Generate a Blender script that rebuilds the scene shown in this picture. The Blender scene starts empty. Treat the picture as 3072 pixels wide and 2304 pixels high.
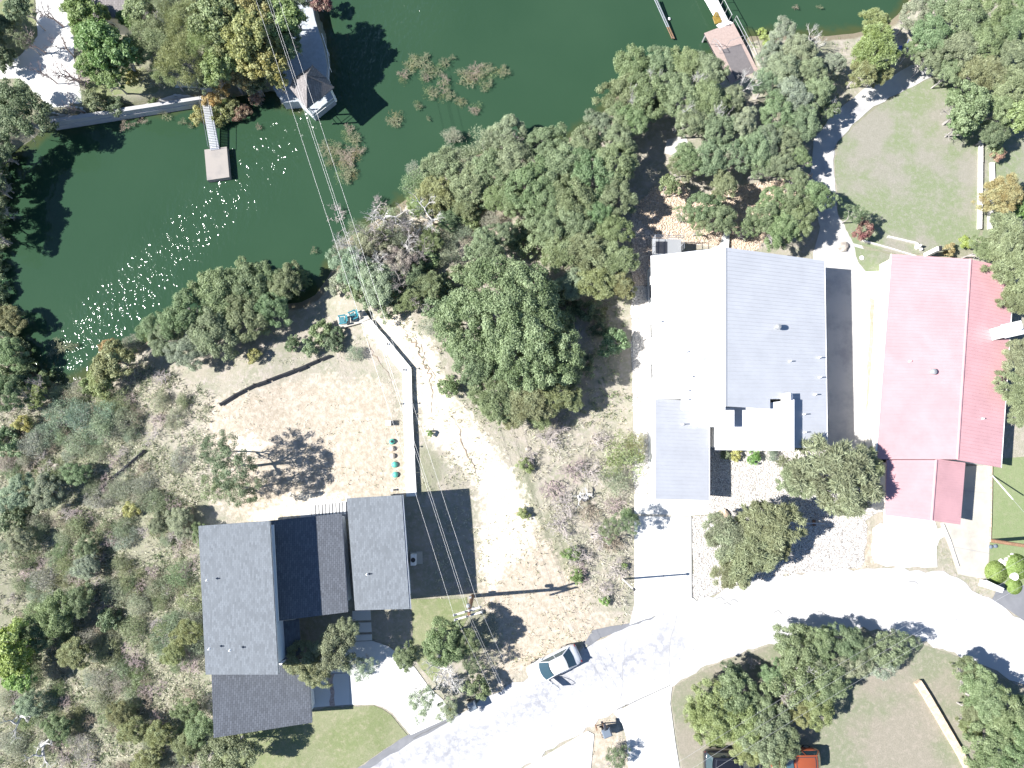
import bpy, bmesh, math, random
import numpy as np
from mathutils import Vector, Matrix
from mathutils.geometry import delaunay_2d_cdt

random.seed(7)
S = bpy.context.scene
COL = S.collection

# ------------------------------------------------------------------ camera
FPX, CX, CY, HCAM = 2048.0, 1536.0, 1152.0, 61.0     # focal length in pixels of the 3072 px wide photograph
_v = Vector((-42.0, -245.0, -FPX)).normalized()       # world "down" seen from the camera
_zw = -_v
_yw = (Vector((0, 1, 0)) - _v * _v.y).normalized()
_xw = _yw.cross(_zw).normalized()
MW = Matrix((_xw, _yw, _zw))                          # camera axes -> world axes
cam_data = bpy.data.cameras.new('camera')
cam = bpy.data.objects.new('camera', cam_data)
COL.objects.link(cam)
cam.matrix_world = Matrix.Translation((0, 0, HCAM)) @ MW.to_4x4()
cam_data.sensor_width = 36.0
cam_data.lens = 36.0 * FPX / 3072.0
cam_data.clip_start = 1.0
cam_data.clip_end = 3000.0
S.camera = cam

# ------------------------------------------------------------------ daylight
SUN_EL, SUN_AZ = math.radians(41.0), math.radians(184.0)   # azimuth measured from +X, counter-clockwise
sun_dir = Vector((math.cos(SUN_EL) * math.cos(SUN_AZ), math.cos(SUN_EL) * math.sin(SUN_AZ), math.sin(SUN_EL)))
w = bpy.data.worlds.new('World'); S.world = w; w.use_nodes = True
nt = w.node_tree; nt.nodes.clear()
sky = nt.nodes.new('ShaderNodeTexSky'); sky.sky_type = 'NISHITA'; sky.sun_disc = False
sky.sun_elevation = SUN_EL; sky.ozone_density = 4.5; sky.dust_density = 0.3; sky.altitude = 200
sky.sun_rotation = math.pi / 2 - SUN_AZ
bg = nt.nodes.new('ShaderNodeBackground'); bg.inputs['Strength'].default_value = 0.062
wo = nt.nodes.new('ShaderNodeOutputWorld')
nt.links.new(sky.outputs[0], bg.inputs[0]); nt.links.new(bg.outputs[0], wo.inputs[0])
sd = bpy.data.lights.new('sun', 'SUN'); sd.energy = 5.0; sd.angle = math.radians(0.5); sd.color = (1.0, 0.965, 0.91)
so = bpy.data.objects.new('sun', sd); COL.objects.link(so)
so.rotation_euler = sun_dir.to_track_quat('Z', 'Y').to_euler()
so.location = (-60, 0, 60)
S.view_settings.view_transform = 'Standard'
S.view_settings.look = 'None'
S.view_settings.exposure = 1.35
S.view_settings.gamma = 1.0
S.view_settings.use_curve_mapping = False
try:
    S.cycles.max_bounces = 6; S.cycles.transparent_max_bounces = 6
except Exception:
    pass

# ------------------------------------------------------------------ pixel <-> place
def ray(x, y):
    return MW @ Vector(((x - CX) / FPX, -(y - CY) / FPX, -1.0))
def PZ(x, y, z):
    d = ray(x, y); t = (z - HCAM) / d.z
    return Vector((d.x * t, d.y * t, z))

WZ = -2.0
LAKE_PX = [(-25,560),(-30,880),(5,960),(55,1030),(110,1120),(190,1160),(270,1125),(360,1075),(450,1020),(560,960),
 (680,930),(800,915),(900,908),(945,885),(985,830),(1010,770),(1050,710),(1130,660),(1230,590),(1300,530),(1370,480),
 (1470,455),(1560,450),(1680,430),(1780,370),(1850,290),(1940,230),(2040,210),(2130,180),(2190,150),(2250,108),
 (2380,105),(2480,108),(2560,100),(2650,80),(2710,30),(2760,-60),(2850,-400),
 (850,-600),(930,-100),(935,0),(970,90),(990,200),(975,235),(900,310),(848,308),(825,268),(610,303),(450,328),
 (300,350),(145,382),(60,440),(-10,500)]
LAKE = np.array([PZ(x, y, WZ).xy[:] for x, y in LAKE_PX])
NW0 = 37                                             # shore segments from here on belong to the north-west bank

def seg_dist(px, py, poly):
    n = len(poly); best = np.full(px.shape, 1e9); idx = np.zeros(px.shape, int)
    for i in range(n):
        ax, ay = poly[i]; bx, by = poly[(i + 1) % n]
        dx, dy = bx - ax, by - ay; L = dx * dx + dy * dy + 1e-12
        t = np.clip(((px - ax) * dx + (py - ay) * dy) / L, 0, 1)
        d = np.hypot(px - ax - t * dx, py - ay - t * dy)
        m = d < best; best[m] = d[m]; idx[m] = i
    return best, idx
def inside(px, py, poly):
    n = len(poly); r = np.zeros(px.shape, bool); j = n - 1
    for i in range(n):
        xi, yi = poly[i]; xj, yj = poly[j]
        c = ((yi > py) != (yj > py)) & (px < (xj - xi) * (py - yi) / (yj - yi + 1e-12) + xi)
        r ^= c; j = i
    return r
def sdf(px, py, poly):
    d, i = seg_dist(px, py, poly)
    return np.where(inside(px, py, poly), d, -d), i

_rs = np.random.RandomState(5)
_waves = [(_rs.uniform(0, 6.28), _rs.uniform(.25, 1.1), _rs.uniform(0, 6.28)) for _ in range(14)]
def bumps(x, y):
    z = np.zeros_like(x)
    for a, k, p in _waves:
        z = z + np.sin((x * math.cos(a) + y * math.sin(a)) * k + p) / 14
    return z

def axis(lo, hi, st):
    mid = list(np.arange(lo, hi + st / 2, st)); out = []; s = st; v = mid[-1]
    while v < 900:
        s *= 1.35; v += s; out.append(v)
    s = st; v = mid[0]; pre = []
    while v > -900:
        s *= 1.35; v -= s; pre.append(v)
    return np.array(pre[::-1] + mid + out)
GX, GY = axis(-62, 62, .4), axis(-42, 60, .4)
XX, YY = np.meshgrid(GX, GY)
_d, _i = sdf(XX, YY, LAKE)
land = -_d
nw = _i >= NW0
prof_se = np.clip(land, 0, None)
z_se = WZ + 2.0 * (1 - np.exp(-(prof_se / 5.0) ** 1.25)) + 0.10 * np.clip(prof_se, 0, .5)
z_se = np.minimum(z_se, 0.0)
z_nw = WZ + 1.1 * np.clip(land / .7, 0, 1)
HZ = np.where(land >= 0, np.where(nw, z_nw, z_se), WZ - 0.35 * np.clip(-land, 0, 6))
# the wooded slope left of the dark house falls away gently
hill = np.clip((-26 - XX) / 14, 0, 1) * np.clip((10 - YY) / 12, 0, 1) * (land > 0)
HZ = HZ - 1.2 * hill * np.clip(land / 8, 0, 1)
rough = np.where(nw, 0.0, 1.0) * np.clip(land / 3, 0, 1) * np.clip((4 - XX) / 10, 0, 1)
HZ = HZ + bumps(XX, YY) * 0.35 * rough

def gz_np(x, y):
    ix = np.clip(np.searchsorted(GX, x) - 1, 0, len(GX) - 2); iy = np.clip(np.searchsorted(GY, y) - 1, 0, len(GY) - 2)
    tx = (x - GX[ix]) / (GX[ix + 1] - GX[ix]); ty = (y - GY[iy]) / (GY[iy + 1] - GY[iy])
    return (HZ[iy, ix] * (1 - tx) * (1 - ty) + HZ[iy, ix + 1] * tx * (1 - ty) + HZ[iy + 1, ix] * (1 - tx) * ty + HZ[iy + 1, ix + 1] * tx * ty)
def gz(x, y):
    return float(gz_np(np.array([x]), np.array([y]))[0])
def P(x, y, h=0.0):
    """place on the ground (or h above it) that shows at photograph pixel x, y"""
    z = h
    for _ in range(8):
        p = PZ(x, y, z); z = gz(p.x, p.y) + h
    return PZ(x, y, z)

# ------------------------------------------------------------------ materials
MATS = {}
def new_mat(name):
    m = bpy.data.materials.new(name); m.use_nodes = True
    n = m.node_tree.nodes; b = n['Principled BSDF']; MATS[name] = m
    return m, m.node_tree, b
def rgba(c): return (c[0], c[1], c[2], 1.0)
def mat(name, c, rough=.7, metal=0.0, var=0.0, scale=3.0, c2=None, bump=0.0, bscale=20.0, spec=None, coat=0.0, detail=6.0):
    if name in MATS: return MATS[name]
    m, t, b = new_mat(name)
    b.inputs['Base Color'].default_value = rgba(c); b.inputs['Roughness'].default_value = rough; b.inputs['Metallic'].default_value = metal
    if spec is not None: b.inputs['Specular IOR Level'].default_value = spec
    if coat: b.inputs['Coat Weight'].default_value = coat; b.inputs['Coat Roughness'].default_value = .05
    geo = t.nodes.new('ShaderNodeNewGeometry')
    if var or c2:
        nz = t.nodes.new('ShaderNodeTexNoise'); nz.inputs['Scale'].default_value = scale; nz.inputs['Detail'].default_value = detail
        nz.inputs['Roughness'].default_value = .65
        t.links.new(geo.outputs['Position'], nz.inputs['Vector'])
        r = t.nodes.new('ShaderNodeValToRGB'); r.color_ramp.elements[0].position = .36; r.color_ramp.elements[1].position = .64
        r.color_ramp.elements[0].color = rgba([v * (1 - var) for v in c])
        r.color_ramp.elements[1].color = rgba(c2 if c2 else [min(1, v * (1 + var)) for v in c])
        t.links.new(nz.outputs['Fac'], r.inputs[0]); t.links.new(r.outputs[0], b.inputs['Base Color'])
    if bump:
        n2 = t.nodes.new('ShaderNodeTexNoise'); n2.inputs['Scale'].default_value = bscale; n2.inputs['Detail'].default_value = 5
        t.links.new(geo.outputs['Position'], n2.inputs['Vector'])
        bu = t.nodes.new('ShaderNodeBump'); bu.inputs['Strength'].default_value = bump; bu.inputs['Distance'].default_value = .05
        t.links.new(n2.outputs['Fac'], bu.inputs['Height']); t.links.new(bu.outputs[0], b.inputs['Normal'])
    return m
class NB:
    """tiny node-building helper"""
    def __init__(s, name):
        s.m, s.t, s.b = new_mat(name); s.geo = s.t.nodes.new('ShaderNodeNewGeometry')
    def n(s, typ, **k):
        o = s.t.nodes.new(typ)
        for a, v in k.items():
            if a in o.inputs: o.inputs[a].default_value = v
            else: setattr(o, a, v)
        return o
    def l(s, a, b): s.t.links.new(a, b)
    def pos(s, scale=(1, 1, 1), rot=0.0):
        mp = s.n('ShaderNodeMapping'); mp.inputs['Scale'].default_value = scale; mp.inputs['Rotation'].default_value = (0, 0, rot)
        s.l(s.geo.outputs['Position'], mp.inputs[0]); return mp.outputs[0]
    def noise(s, sc, det=5, rough=.6, vec=None):
        o = s.n('ShaderNodeTexNoise'); o.inputs['Scale'].default_value = sc; o.inputs['Detail'].default_value = det; o.inputs['Roughness'].default_value = rough
        s.l(vec if vec else s.geo.outputs['Position'], o.inputs['Vector']); return o.outputs['Fac']
    def math(s, op, a, b=None, clamp=False):
        o = s.t.nodes.new('ShaderNodeMath'); o.operation = op; o.use_clamp = clamp
        for i, v in enumerate((a, b)):
            if v is None: continue
            if isinstance(v, (int, float)): o.inputs[i].default_value = v
            else: s.l(v, o.inputs[i])
        return o.outputs[0]
    def sstep(s, v, lo, hi):
        o = s.t.nodes.new('ShaderNodeMapRange'); o.interpolation_type = 'SMOOTHSTEP'
        o.inputs['From Min'].default_value = lo; o.inputs['From Max'].default_value = hi
        s.l(v, o.inputs['Value']); return o.outputs[0]
    def mix(s, f, a, b, blend='MIX'):
        o = s.t.nodes.new('ShaderNodeMix'); o.data_type = 'RGBA'; o.blend_type = blend
        for sock, v in ((o.inputs[0], f), (o.inputs[6], a), (o.inputs[7], b)):
            if isinstance(v, (int, float)): sock.default_value = v
            elif isinstance(v, (tuple, list)): sock.default_value = rgba(v)
            else: s.l(v, sock)
        return o.outputs[2]
    def attr(s, name):
        o = s.t.nodes.new('ShaderNodeAttribute'); o.attribute_name = name; return o
    def bump(s, h, st, dist=.05):
        o = s.t.nodes.new('ShaderNodeBump'); o.inputs['Strength'].default_value = st; o.inputs['Distance'].default_value = dist
        s.l(h, o.inputs['Height']); s.l(o.outputs[0], s.b.inputs['Normal'])

# ground: natural soils and thatch, mixed by surveyed zones
g = NB('ground_soil')
a_sand, a_soil, a_green, a_bank = (g.attr(k).outputs['Fac'] for k in ('sand', 'soil', 'green', 'bank'))
n1, n2, n3 = g.noise(.55, 8, .68), g.noise(2.3, 8, .7), g.noise(9, 4, .7)
base = g.mix(g.sstep(n1, .38, .62), (.32, .295, .245), (.25, .25, .19))
base = g.mix(g.sstep(n2, .45, .68), base, (.37, .33, .30))
def zone(wt, amp=.9, lo=.42, hi=.62):
    s_ = g.math('ADD', g.math('MULTIPLY', g.math('SUBTRACT', n2, .5), amp), g.math('MULTIPLY', g.math('SUBTRACT', n1, .5), amp))
    return g.sstep(g.math('ADD', wt, s_), lo, hi)
base = g.mix(g.math('MULTIPLY', zone(a_green), .55), base, g.mix(n3, (.125, .145, .08), (.19, .20, .13)))
base = g.mix(zone(a_soil, 1.5, .35, .8), base, g.mix(g.sstep(n2, .35, .7), (.33, .285, .225), (.49, .435, .37)))
base = g.mix(zone(a_sand, 1.0, .30, .70), base, g.mix(g.sstep(n2, .35, .6), (.46, .41, .335), (.64, .59, .50)))
base = g.mix(zone(a_bank, .4), base, (.19, .165, .12))
tr = g.noise(1.0, 6, .8, g.pos((3.2, 1.8, 1), .5))
base = g.mix(g.math('MULTIPLY', g.sstep(tr, .5, .75), .22), base, (.13, .105, .075))
base = g.mix(g.math('MULTIPLY', g.sstep(n3, .55, .75), .25), base, (.16, .13, .09))
g.l(base, g.b.inputs['Base Color']); g.b.inputs['Roughness'].default_value = 1.0; g.b.inputs['Specular IOR Level'].default_value = .1
g.bump(g.math('ADD', n3, g.math('MULTIPLY', n2, 2.0)), .5, .08)

def lawn_mat(name, ca, cb, cc, dry):
    g = NB(name)
    n1, n2, n3 = g.noise(.16, 7, .66), g.noise(2.2, 7, .78), g.noise(9, 4, .75)
    c = g.mix(g.sstep(n1, .42, .58), ca, cb)
    c = g.mix(g.math('MULTIPLY', g.sstep(n2, .45, .7), dry), c, cc)
    c = g.mix(g.math('MULTIPLY', g.sstep(n3, .4, .75), .35), c, tuple(v * .55 for v in ca))
    g.l(c, g.b.inputs['Base Color']); g.b.inputs['Roughness'].default_value = .95; g.b.inputs['Specular IOR Level'].default_value = .15
    g.bump(n3, .45, .06)
lawn_mat('lawn_pale', (.180, .215, .125), (.245, .235, .20), (.28, .265, .235), .85)
lawn_mat('lawn_green', (.165, .195, .095), (.205, .22, .13), (.29, .27, .19), .8)
lawn_mat('lawn_dry', (.185, .20, .135), (.24, .22, .18), (.31, .275, .235), .85)
lawn_mat('lawn_bright', (.18, .225, .11), (.205, .24, .13), (.25, .255, .165), .6)

def stone_mat(name, ca, cb, scale, dark=.35, gap=.12):
    g = NB(name)
    vo = g.n('ShaderNodeTexVoronoi'); vo.inputs['Scale'].default_value = scale; g.l(g.pos((1, 1, .2)), vo.inputs['Vector'])
    v2 = g.n('ShaderNodeTexVoronoi'); v2.feature = 'DISTANCE_TO_EDGE'; v2.inputs['Scale'].default_value = scale; g.l(g.pos((1, 1, .2)), v2.inputs['Vector'])
    sep = g.n('ShaderNodeSeparateColor'); g.l(vo.outputs['Color'], sep.inputs[0])
    c = g.mix(sep.outputs[0], ca, cb)
    c = g.mix(g.sstep(v2.outputs[0], 0.0, gap), tuple(v * dark for v in ca), c)
    g.l(c, g.b.inputs['Base Color']); g.b.inputs['Roughness'].default_value = .9
    g.bump(v2.outputs[0], .8, .08)
stone_mat('gravel_white', (.46, .43, .40), (.66, .64, .62), 5.5, .35, .14)
stone_mat('gravel_tan', (.50, .40, .32), (.66, .56, .47), 5.0, .4, .10)

def slab_mat(name, c, stain, amt, sc=.7):
    g = NB(name)
    n1, n2 = g.noise(sc, 7, .65), g.noise(18, 3, .6)
    col = g.mix(g.math('MULTIPLY', g.sstep(n1, .42, .72), amt), c, stain)
    col = g.mix(g.math('MULTIPLY', n2, .12), col, tuple(v * .6 for v in c))
    g.l(col, g.b.inputs['Base Color']); g.b.inputs['Roughness'].default_value = .85
    g.bump(n2, .15, .01)
slab_mat('concrete_new', (.60, .60, .59), (.54, .54, .54), .3)
slab_mat('concrete_old', (.42, .395, .345), (.30, .285, .26), .8)
slab_mat('concrete_side', (.46, .45, .43), (.30, .30, .31), .9, .45)
slab_mat('seawall_concrete', (.40, .40, .41), (.30, .30, .31), .5, 1.2)
slab_mat('dock_concrete', (.29, .265, .245), (.21, .20, .195), .8, .9)
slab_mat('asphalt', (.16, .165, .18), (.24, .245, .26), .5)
# chip-sealed road, bleached, with worn grey tracks and tar spots
g = NB('road_surface')
n1, n2, n3 = g.noise(.22, 7, .62), g.noise(1.6, 8, .75), g.noise(30, 2, .5)
a_w = g.attr('worn').outputs['Fac']
c = g.mix(g.math('MULTIPLY', g.math('MULTIPLY', g.sstep(n1, .48, .64), g.sstep(n2, .38, .6)), g.math('ADD', .12, a_w, True)), (.47, .47, .475), (.25, .255, .285))
vo = g.n('ShaderNodeTexVoronoi'); vo.inputs['Scale'].default_value = 1.1; g.l(g.pos((1, 1, 0)), vo.inputs['Vector'])
sp = g.math('SUBTRACT', 1.0, g.sstep(vo.outputs['Distance'], .05, .14))
c = g.mix(g.math('MULTIPLY', sp, g.math('MULTIPLY', g.sstep(n2, .4, .6), .7)), c, (.22, .22, .25))
c = g.mix(g.math('MULTIPLY', n3, .2), c, (.34, .34, .36))
a_w = g.attr('worn').outputs['Fac']
c = g.mix(g.math('MULTIPLY', a_w, g.sstep(n2, .36, .62)), c, (.23, .235, .26))
g.l(c, g.b.inputs['Base Color']); g.b.inputs['Roughness'].default_value = .9; g.bump(n3, .3, .01)

def shingle_mat(name, c, line=.25, sx=7.0, sy=3.2):
    g = NB(name)
    mp = g.n('ShaderNodeMapping'); mp.inputs['Rotation'].default_value = (0, 0, math.pi / 2); g.l(g.geo.outputs['Position'], mp.inputs[0])
    br = g.n('ShaderNodeTexBrick'); br.offset = .5; br.inputs['Scale'].default_value = 1.0
    br.inputs['Brick Width'].default_value = .34; br.inputs['Row Height'].default_value = .16; br.inputs['Mortar Size'].default_value = .012
    br.inputs['Color1'].default_value = rgba([v * .82 for v in c]); br.inputs['Color2'].default_value = rgba([v * 1.3 for v in c])
    br.inputs['Mortar'].default_value = rgba([v * (1 - line) for v in c])
    g.l(mp.outputs[0], br.inputs['Vector'])
    n1 = g.noise(.5, 5, .6); n3 = g.noise(28, 2, .5)
    col = g.mix(g.math('MULTIPLY', g.sstep(n1, .35, .7), .25), br.outputs['Color'], tuple(v * 1.25 for v in c))
    col = g.mix(g.math('MULTIPLY', n3, .5), col, tuple(v * .7 for v in c))
    g.l(col, g.b.inputs['Base Color']); g.b.inputs['Roughness'].default_value = .9
    g.bump(br.outputs['Fac'], .5, -.02)
shingle_mat('shingle_grey', (.115, .130, .150), .1)
shingle_mat('shingle_lined', (.115, .127, .150), .6)
shingle_mat('shingle_brown', (.20, .185, .185), .5)

mat('metal_white', (.41, .425, .46), .5, 0.0, var=.05, scale=.6, detail=9)
mat('metal_white_trim', (.8, .8, .8), .5)
mat('metal_red', (.46, .272, .29), .5, 0.0, var=.07, scale=.5, detail=9)
mat('wall_white', (.78, .78, .77), .8, var=.03, scale=2)
mat('wall_pale', (.62, .66, .70), .8, var=.03, scale=2)
mat('wall_cream', (.70, .66, .60), .8, var=.04, scale=2)
mat('glass_dark', (.02, .03, .04), .06, spec=.8)
mat('glass_car', (.03, .06, .075), .05, spec=.8, coat=1)
mat('dark_metal', (.05, .05, .055), .5, .4)
mat('steel', (.55, .56, .58), .35, .8)
mat('galvanised', (.34, .35, .36), .5, .3)
mat('wire_metal', (.45, .45, .46), .5, .2)
mat('rust', (.17, .10, .06), .8, var=.3, scale=8)
mat('wood_pole', (.20, .115, .07), .85, var=.25, scale=6, bump=.3)
mat('wood_arm', (.58, .54, .50), .85, var=.15, scale=8)
mat('deck_tan', (.34, .265, .24), .8, var=.10, scale=5)
mat('deck_mat', (.13, .12, .125), .9, var=.10, scale=4)
mat('deck_blue', (.34, .37, .40), .7, var=.10, scale=3)
mat('amber_plastic', (.22, .15, .03), .5, var=.25, scale=6)
mat('teal_plastic', (.01, .14, .18), .5)
mat('green_plastic', (.10, .42, .33), .55, var=.05, scale=6)
mat('beige_plastic', (.60, .52, .43), .7, var=.1, scale=5)
mat('white_plastic', (.8, .8, .78), .5)
mat('blue_plastic', (.06, .12, .42), .5)
mat('black_plastic', (.03, .034, .045), .45)
mat('grey_lid', (.13, .16, .20), .4)
mat('silt_cloth', (.012, .015, .022), .9)
mat('rubber', (.02, .02, .02), .9)
mat('car_white', (.52, .54, .57), .25, 0, coat=1)
mat('car_black', (.012, .013, .018), .22, .2, coat=1)
mat('car_orange', (.30, .075, .03), .28, .2, coat=1)
mat('lamp_red', (.16, .015, .02), .2, coat=1)
mat('lamp_clear', (.7, .72, .75), .1, coat=1)
mat('stone_tan', (.52, .42, .32), .9, var=.2, scale=4, bump=.4)
mat('stone_white', (.58, .56, .53), .9, var=.12, scale=4, bump=.3)
mat('bark', (.16, .135, .115), .95, var=.25, scale=5, bump=.4)
mat('bark_grey', (.34, .32, .31), .95, var=.2, scale=5)
mat('dead_wood', (.50, .48, .47), .95, var=.15, scale=6)
mat('rock', (.30, .27, .24), .95, var=.3, scale=3, bump=.6)

# foliage: the object's own colour carries the kind; each leaf varies a little
def leaf_mat(name, trans=.36):
    g = NB(name)
    oi = g.n('ShaderNodeObjectInfo'); lv = g.attr('lv').outputs['Fac']
    n1 = g.noise(1.3, 3, .6)
    c = g.mix(g.math('MULTIPLY', lv, .65), oi.outputs['Color'], (.27, .31, .20))
    hsv = g.n('ShaderNodeHueSaturation')
    g.l(c, hsv.inputs['Color'])
    g.l(g.math('ADD', g.math('MULTIPLY', oi.outputs['Random'], .03), .485), hsv.inputs['Hue'])
    v = g.math('ADD', g.math('MULTIPLY', lv, 1.0), g.math('ADD', .96, g.math('MULTIPLY', n1, .75)))
    g.l(g.math('MULTIPLY', v, 1.0), hsv.inputs['Value'])
    g.l(hsv.outputs[0], g.b.inputs['Base Color'])
    g.b.inputs['Roughness'].default_value = .55; g.b.inputs['Specular IOR Level'].default_value = .35
    tl = g.n('ShaderNodeBsdfTranslucent'); g.l(hsv.outputs[0], tl.inputs['Color'])
    ms = g.n('ShaderNodeMixShader'); ms.inputs[0].default_value = trans
    g.l(g.b.outputs[0], ms.inputs[1]); g.l(tl.outputs[0], ms.inputs[2])
    out = g.t.nodes['Material Output']; g.l(ms.outputs[0], out.inputs[0])
leaf_mat('leaf'); 
def twig_mat(name):
    g = NB(name); oi = g.n('ShaderNodeObjectInfo')
    c = g.mix(g.math('MULTIPLY', g.noise(6, 3, .6), .5), oi.outputs['Color'], (.20, .18, .16))
    g.l(c, g.b.inputs['Base Color']); g.b.inputs['Roughness'].default_value = .95
twig_mat('twig')

# water: deep green lake, browner over the shallows, wind ripples stronger in the open reach
g = NB('lake_water')
sh = g.attr('shallow').outputs['Fac']; rip = g.attr('ripple').outputs['Fac']
n1 = g.noise(.12, 4, .5)
c = g.mix(n1, (.021, .051, .028), (.031, .066, .037))
c = g.mix(g.math('MULTIPLY', g.sstep(g.math('ADD', sh, g.math('MULTIPLY', g.math('SUBTRACT', g.noise(.7, 5, .6), .5), .8)), .55, 1.0), .5), c, (.075, .070, .022))
g.l(c, g.b.inputs['Base Color']); g.b.inputs['Roughness'].default_value = .9; g.b.inputs['Specular IOR Level'].default_value = 0
w1 = g.noise(2.8, 1.0, .5, g.pos((1.0, .6, 1), .5)); w2 = g.noise(1.1, 1, .5, g.pos((1.3, .6, 1), -.4))
hgt = g.math('ADD', g.math('MULTIPLY', w1, 1.0), g.math('MULTIPLY', w2, 1.0))
bu = g.n('ShaderNodeBump'); bu.inputs['Distance'].default_value = .30
g.l(hgt, bu.inputs['Height']); g.l(rip, bu.inputs['Strength']); 
gl = g.n('ShaderNodeBsdfGlossy'); gl.inputs['Roughness'].default_value = .085; g.l(bu.outputs[0], gl.inputs['Normal'])
fr = g.n('ShaderNodeFresnel'); fr.inputs['IOR'].default_value = 1.33; g.l(bu.outputs[0], fr.inputs['Normal'])
ms = g.n('ShaderNodeMixShader'); g.l(fr.outputs[0], ms.inputs[0]); g.l(g.b.outputs[0], ms.inputs[1]); g.l(gl.outputs[0], ms.inputs[2])
g.l(ms.outputs[0], g.t.nodes['Material Output'].inputs[0])

# ------------------------------------------------------------------ object helpers
def tag(o, label=None, cat=None, group=None, kind=None):
    if label: o['label'] = label
    if cat: o['category'] = cat
    if group: o['group'] = group
    if kind: o['kind'] = kind
    return o
def link(o, parent=None):
    COL.objects.link(o)
    if parent: o.parent = parent
    return o
def thing(name, loc, label, cat, group=None, rz=0.0):
    o = bpy.data.objects.new(name, None); o.empty_display_size = .3
    o.location = loc; o.rotation_euler = (0, 0, rz)
    COL.objects.link(o)
    return tag(o, label, cat, group)
class MB:
    def __init__(s): s.v = []; s.f = []
    def add(s, vs, fs):
        k = len(s.v); s.v += [tuple(v) for v in vs]; s.f += [tuple(i + k for i in f) for f in fs]; return s
    def box(s, c, size, rz=0.0, tilt=None):
        cx, cy, cz = c; hx, hy, hz = (q / 2 for q in size); m = Matrix.Rotation(rz, 3, 'Z')
        if tilt is not None: m = m @ tilt
        vs = [m @ Vector((a * hx, b * hy, d * hz)) + Vector(c) for d in (-1, 1) for a, b in ((-1, -1), (1, -1), (1, 1), (-1, 1))]
        return s.add(vs, [(3, 2, 1, 0), (4, 5, 6, 7), (0, 1, 5, 4), (1, 2, 6, 5), (2, 3, 7, 6), (3, 0, 4, 7)])
    def prism(s, pts, th):
        """closed slab: top outline pts (3-D), thickness th straight down (a number, or a list of bottom heights)"""
        n = len(pts)
        low = [Vector((p[0], p[1], (p[2] - th) if not isinstance(th, (list, tuple)) else th[i])) for i, p in enumerate(pts)]
        ar = sum(pts[i][0] * pts[(i + 1) % n][1] - pts[(i + 1) % n][0] * pts[i][1] for i in range(n))
        o = list(range(n)) if ar > 0 else list(range(n))[::-1]
        vs = [pts[i] for i in o] + [low[i] for i in o]
        fs = [tuple(range(n)), tuple(range(2 * n - 1, n - 1, -1))]
        fs += [(i, i + n, (i + 1) % n + n, (i + 1) % n) for i in range(n)]
        return s.add(vs, fs)
    def tube(s, pts, r, n=6, caps=True):
        pts = [Vector(p) for p in pts]; rs = r if isinstance(r, (list, tuple)) else [r] * len(pts)
        vs = []; up = Vector((0, 0, 1))
        for i, p in enumerate(pts):
            d = (pts[min(i + 1, len(pts) - 1)] - pts[max(i - 1, 0)]).normalized()
            a = d.cross(up if abs(d.z) < .95 else Vector((1, 0, 0))).normalized(); b = d.cross(a)
            for k in range(n):
                t = 2 * math.pi * k / n; vs.append(p + (a * math.cos(t) + b * math.sin(t)) * rs[i])
        fs = []
        for i in range(len(pts) - 1):
            for k in range(n):
                fs.append((i * n + k, i * n + (k + 1) % n, (i + 1) * n + (k + 1) % n, (i + 1) * n + k))
        if caps:
            fs.append(tuple(range(n - 1, -1, -1))); fs.append(tuple(range((len(pts) - 1) * n, len(pts) * n)))
        return s.add(vs, fs)
    def lathe(s, prof, c=(0, 0, 0), n=16, axis='Z'):
        vs = []; c = Vector(c)
        for r, h in prof:
            for k in range(n):
                t = 2 * math.pi * k / n
                q = Vector((r * math.cos(t), r * math.sin(t), h))
                if axis == 'Y': q = Vector((q.x, q.z, q.y))
                if axis == 'X': q = Vector((q.z, q.x, q.y))
                vs.append(c + q)
        fs = [(i * n + k, i * n + (k + 1) % n, (i + 1) * n + (k + 1) % n, (i + 1) * n + k) for i in range(len(prof) - 1) for k in range(n)]
        fs.append(tuple(range(n - 1, -1, -1))); fs.append(tuple(range((len(prof) - 1) * n, len(prof) * n)))
        return s.add(vs, fs)
    def build(s, name, m, parent=None, origin=None, smooth=False, bevel=0.0):
        me = bpy.data.meshes.new(name)
        o_ = Vector(origin) if origin is not None else (parent.get('_o') and Vector(parent['_o']) if parent else None)
        vs = [tuple(Vector(v) - o_) for v in s.v] if o_ else s.v
        me.from_pydata(vs, [], s.f); me.update()
        if smooth:
            me.polygons.foreach_set('use_smooth', [True] * len(me.polygons))
        me.materials.append(MATS[m] if isinstance(m, str) else m)
        o = bpy.data.objects.new(name, me); link(o, parent)
        if o_ and not parent: o.location = o_
        if bevel:
            b = o.modifiers.new('bevel', 'BEVEL'); b.width = bevel; b.segments = 1
        return o
def wthing(name, loc, label, cat, group=None):
    """a thing whose parts are written in world coordinates"""
    o = thing(name, loc, label, cat, group); o['_o'] = tuple(loc); return o

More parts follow.
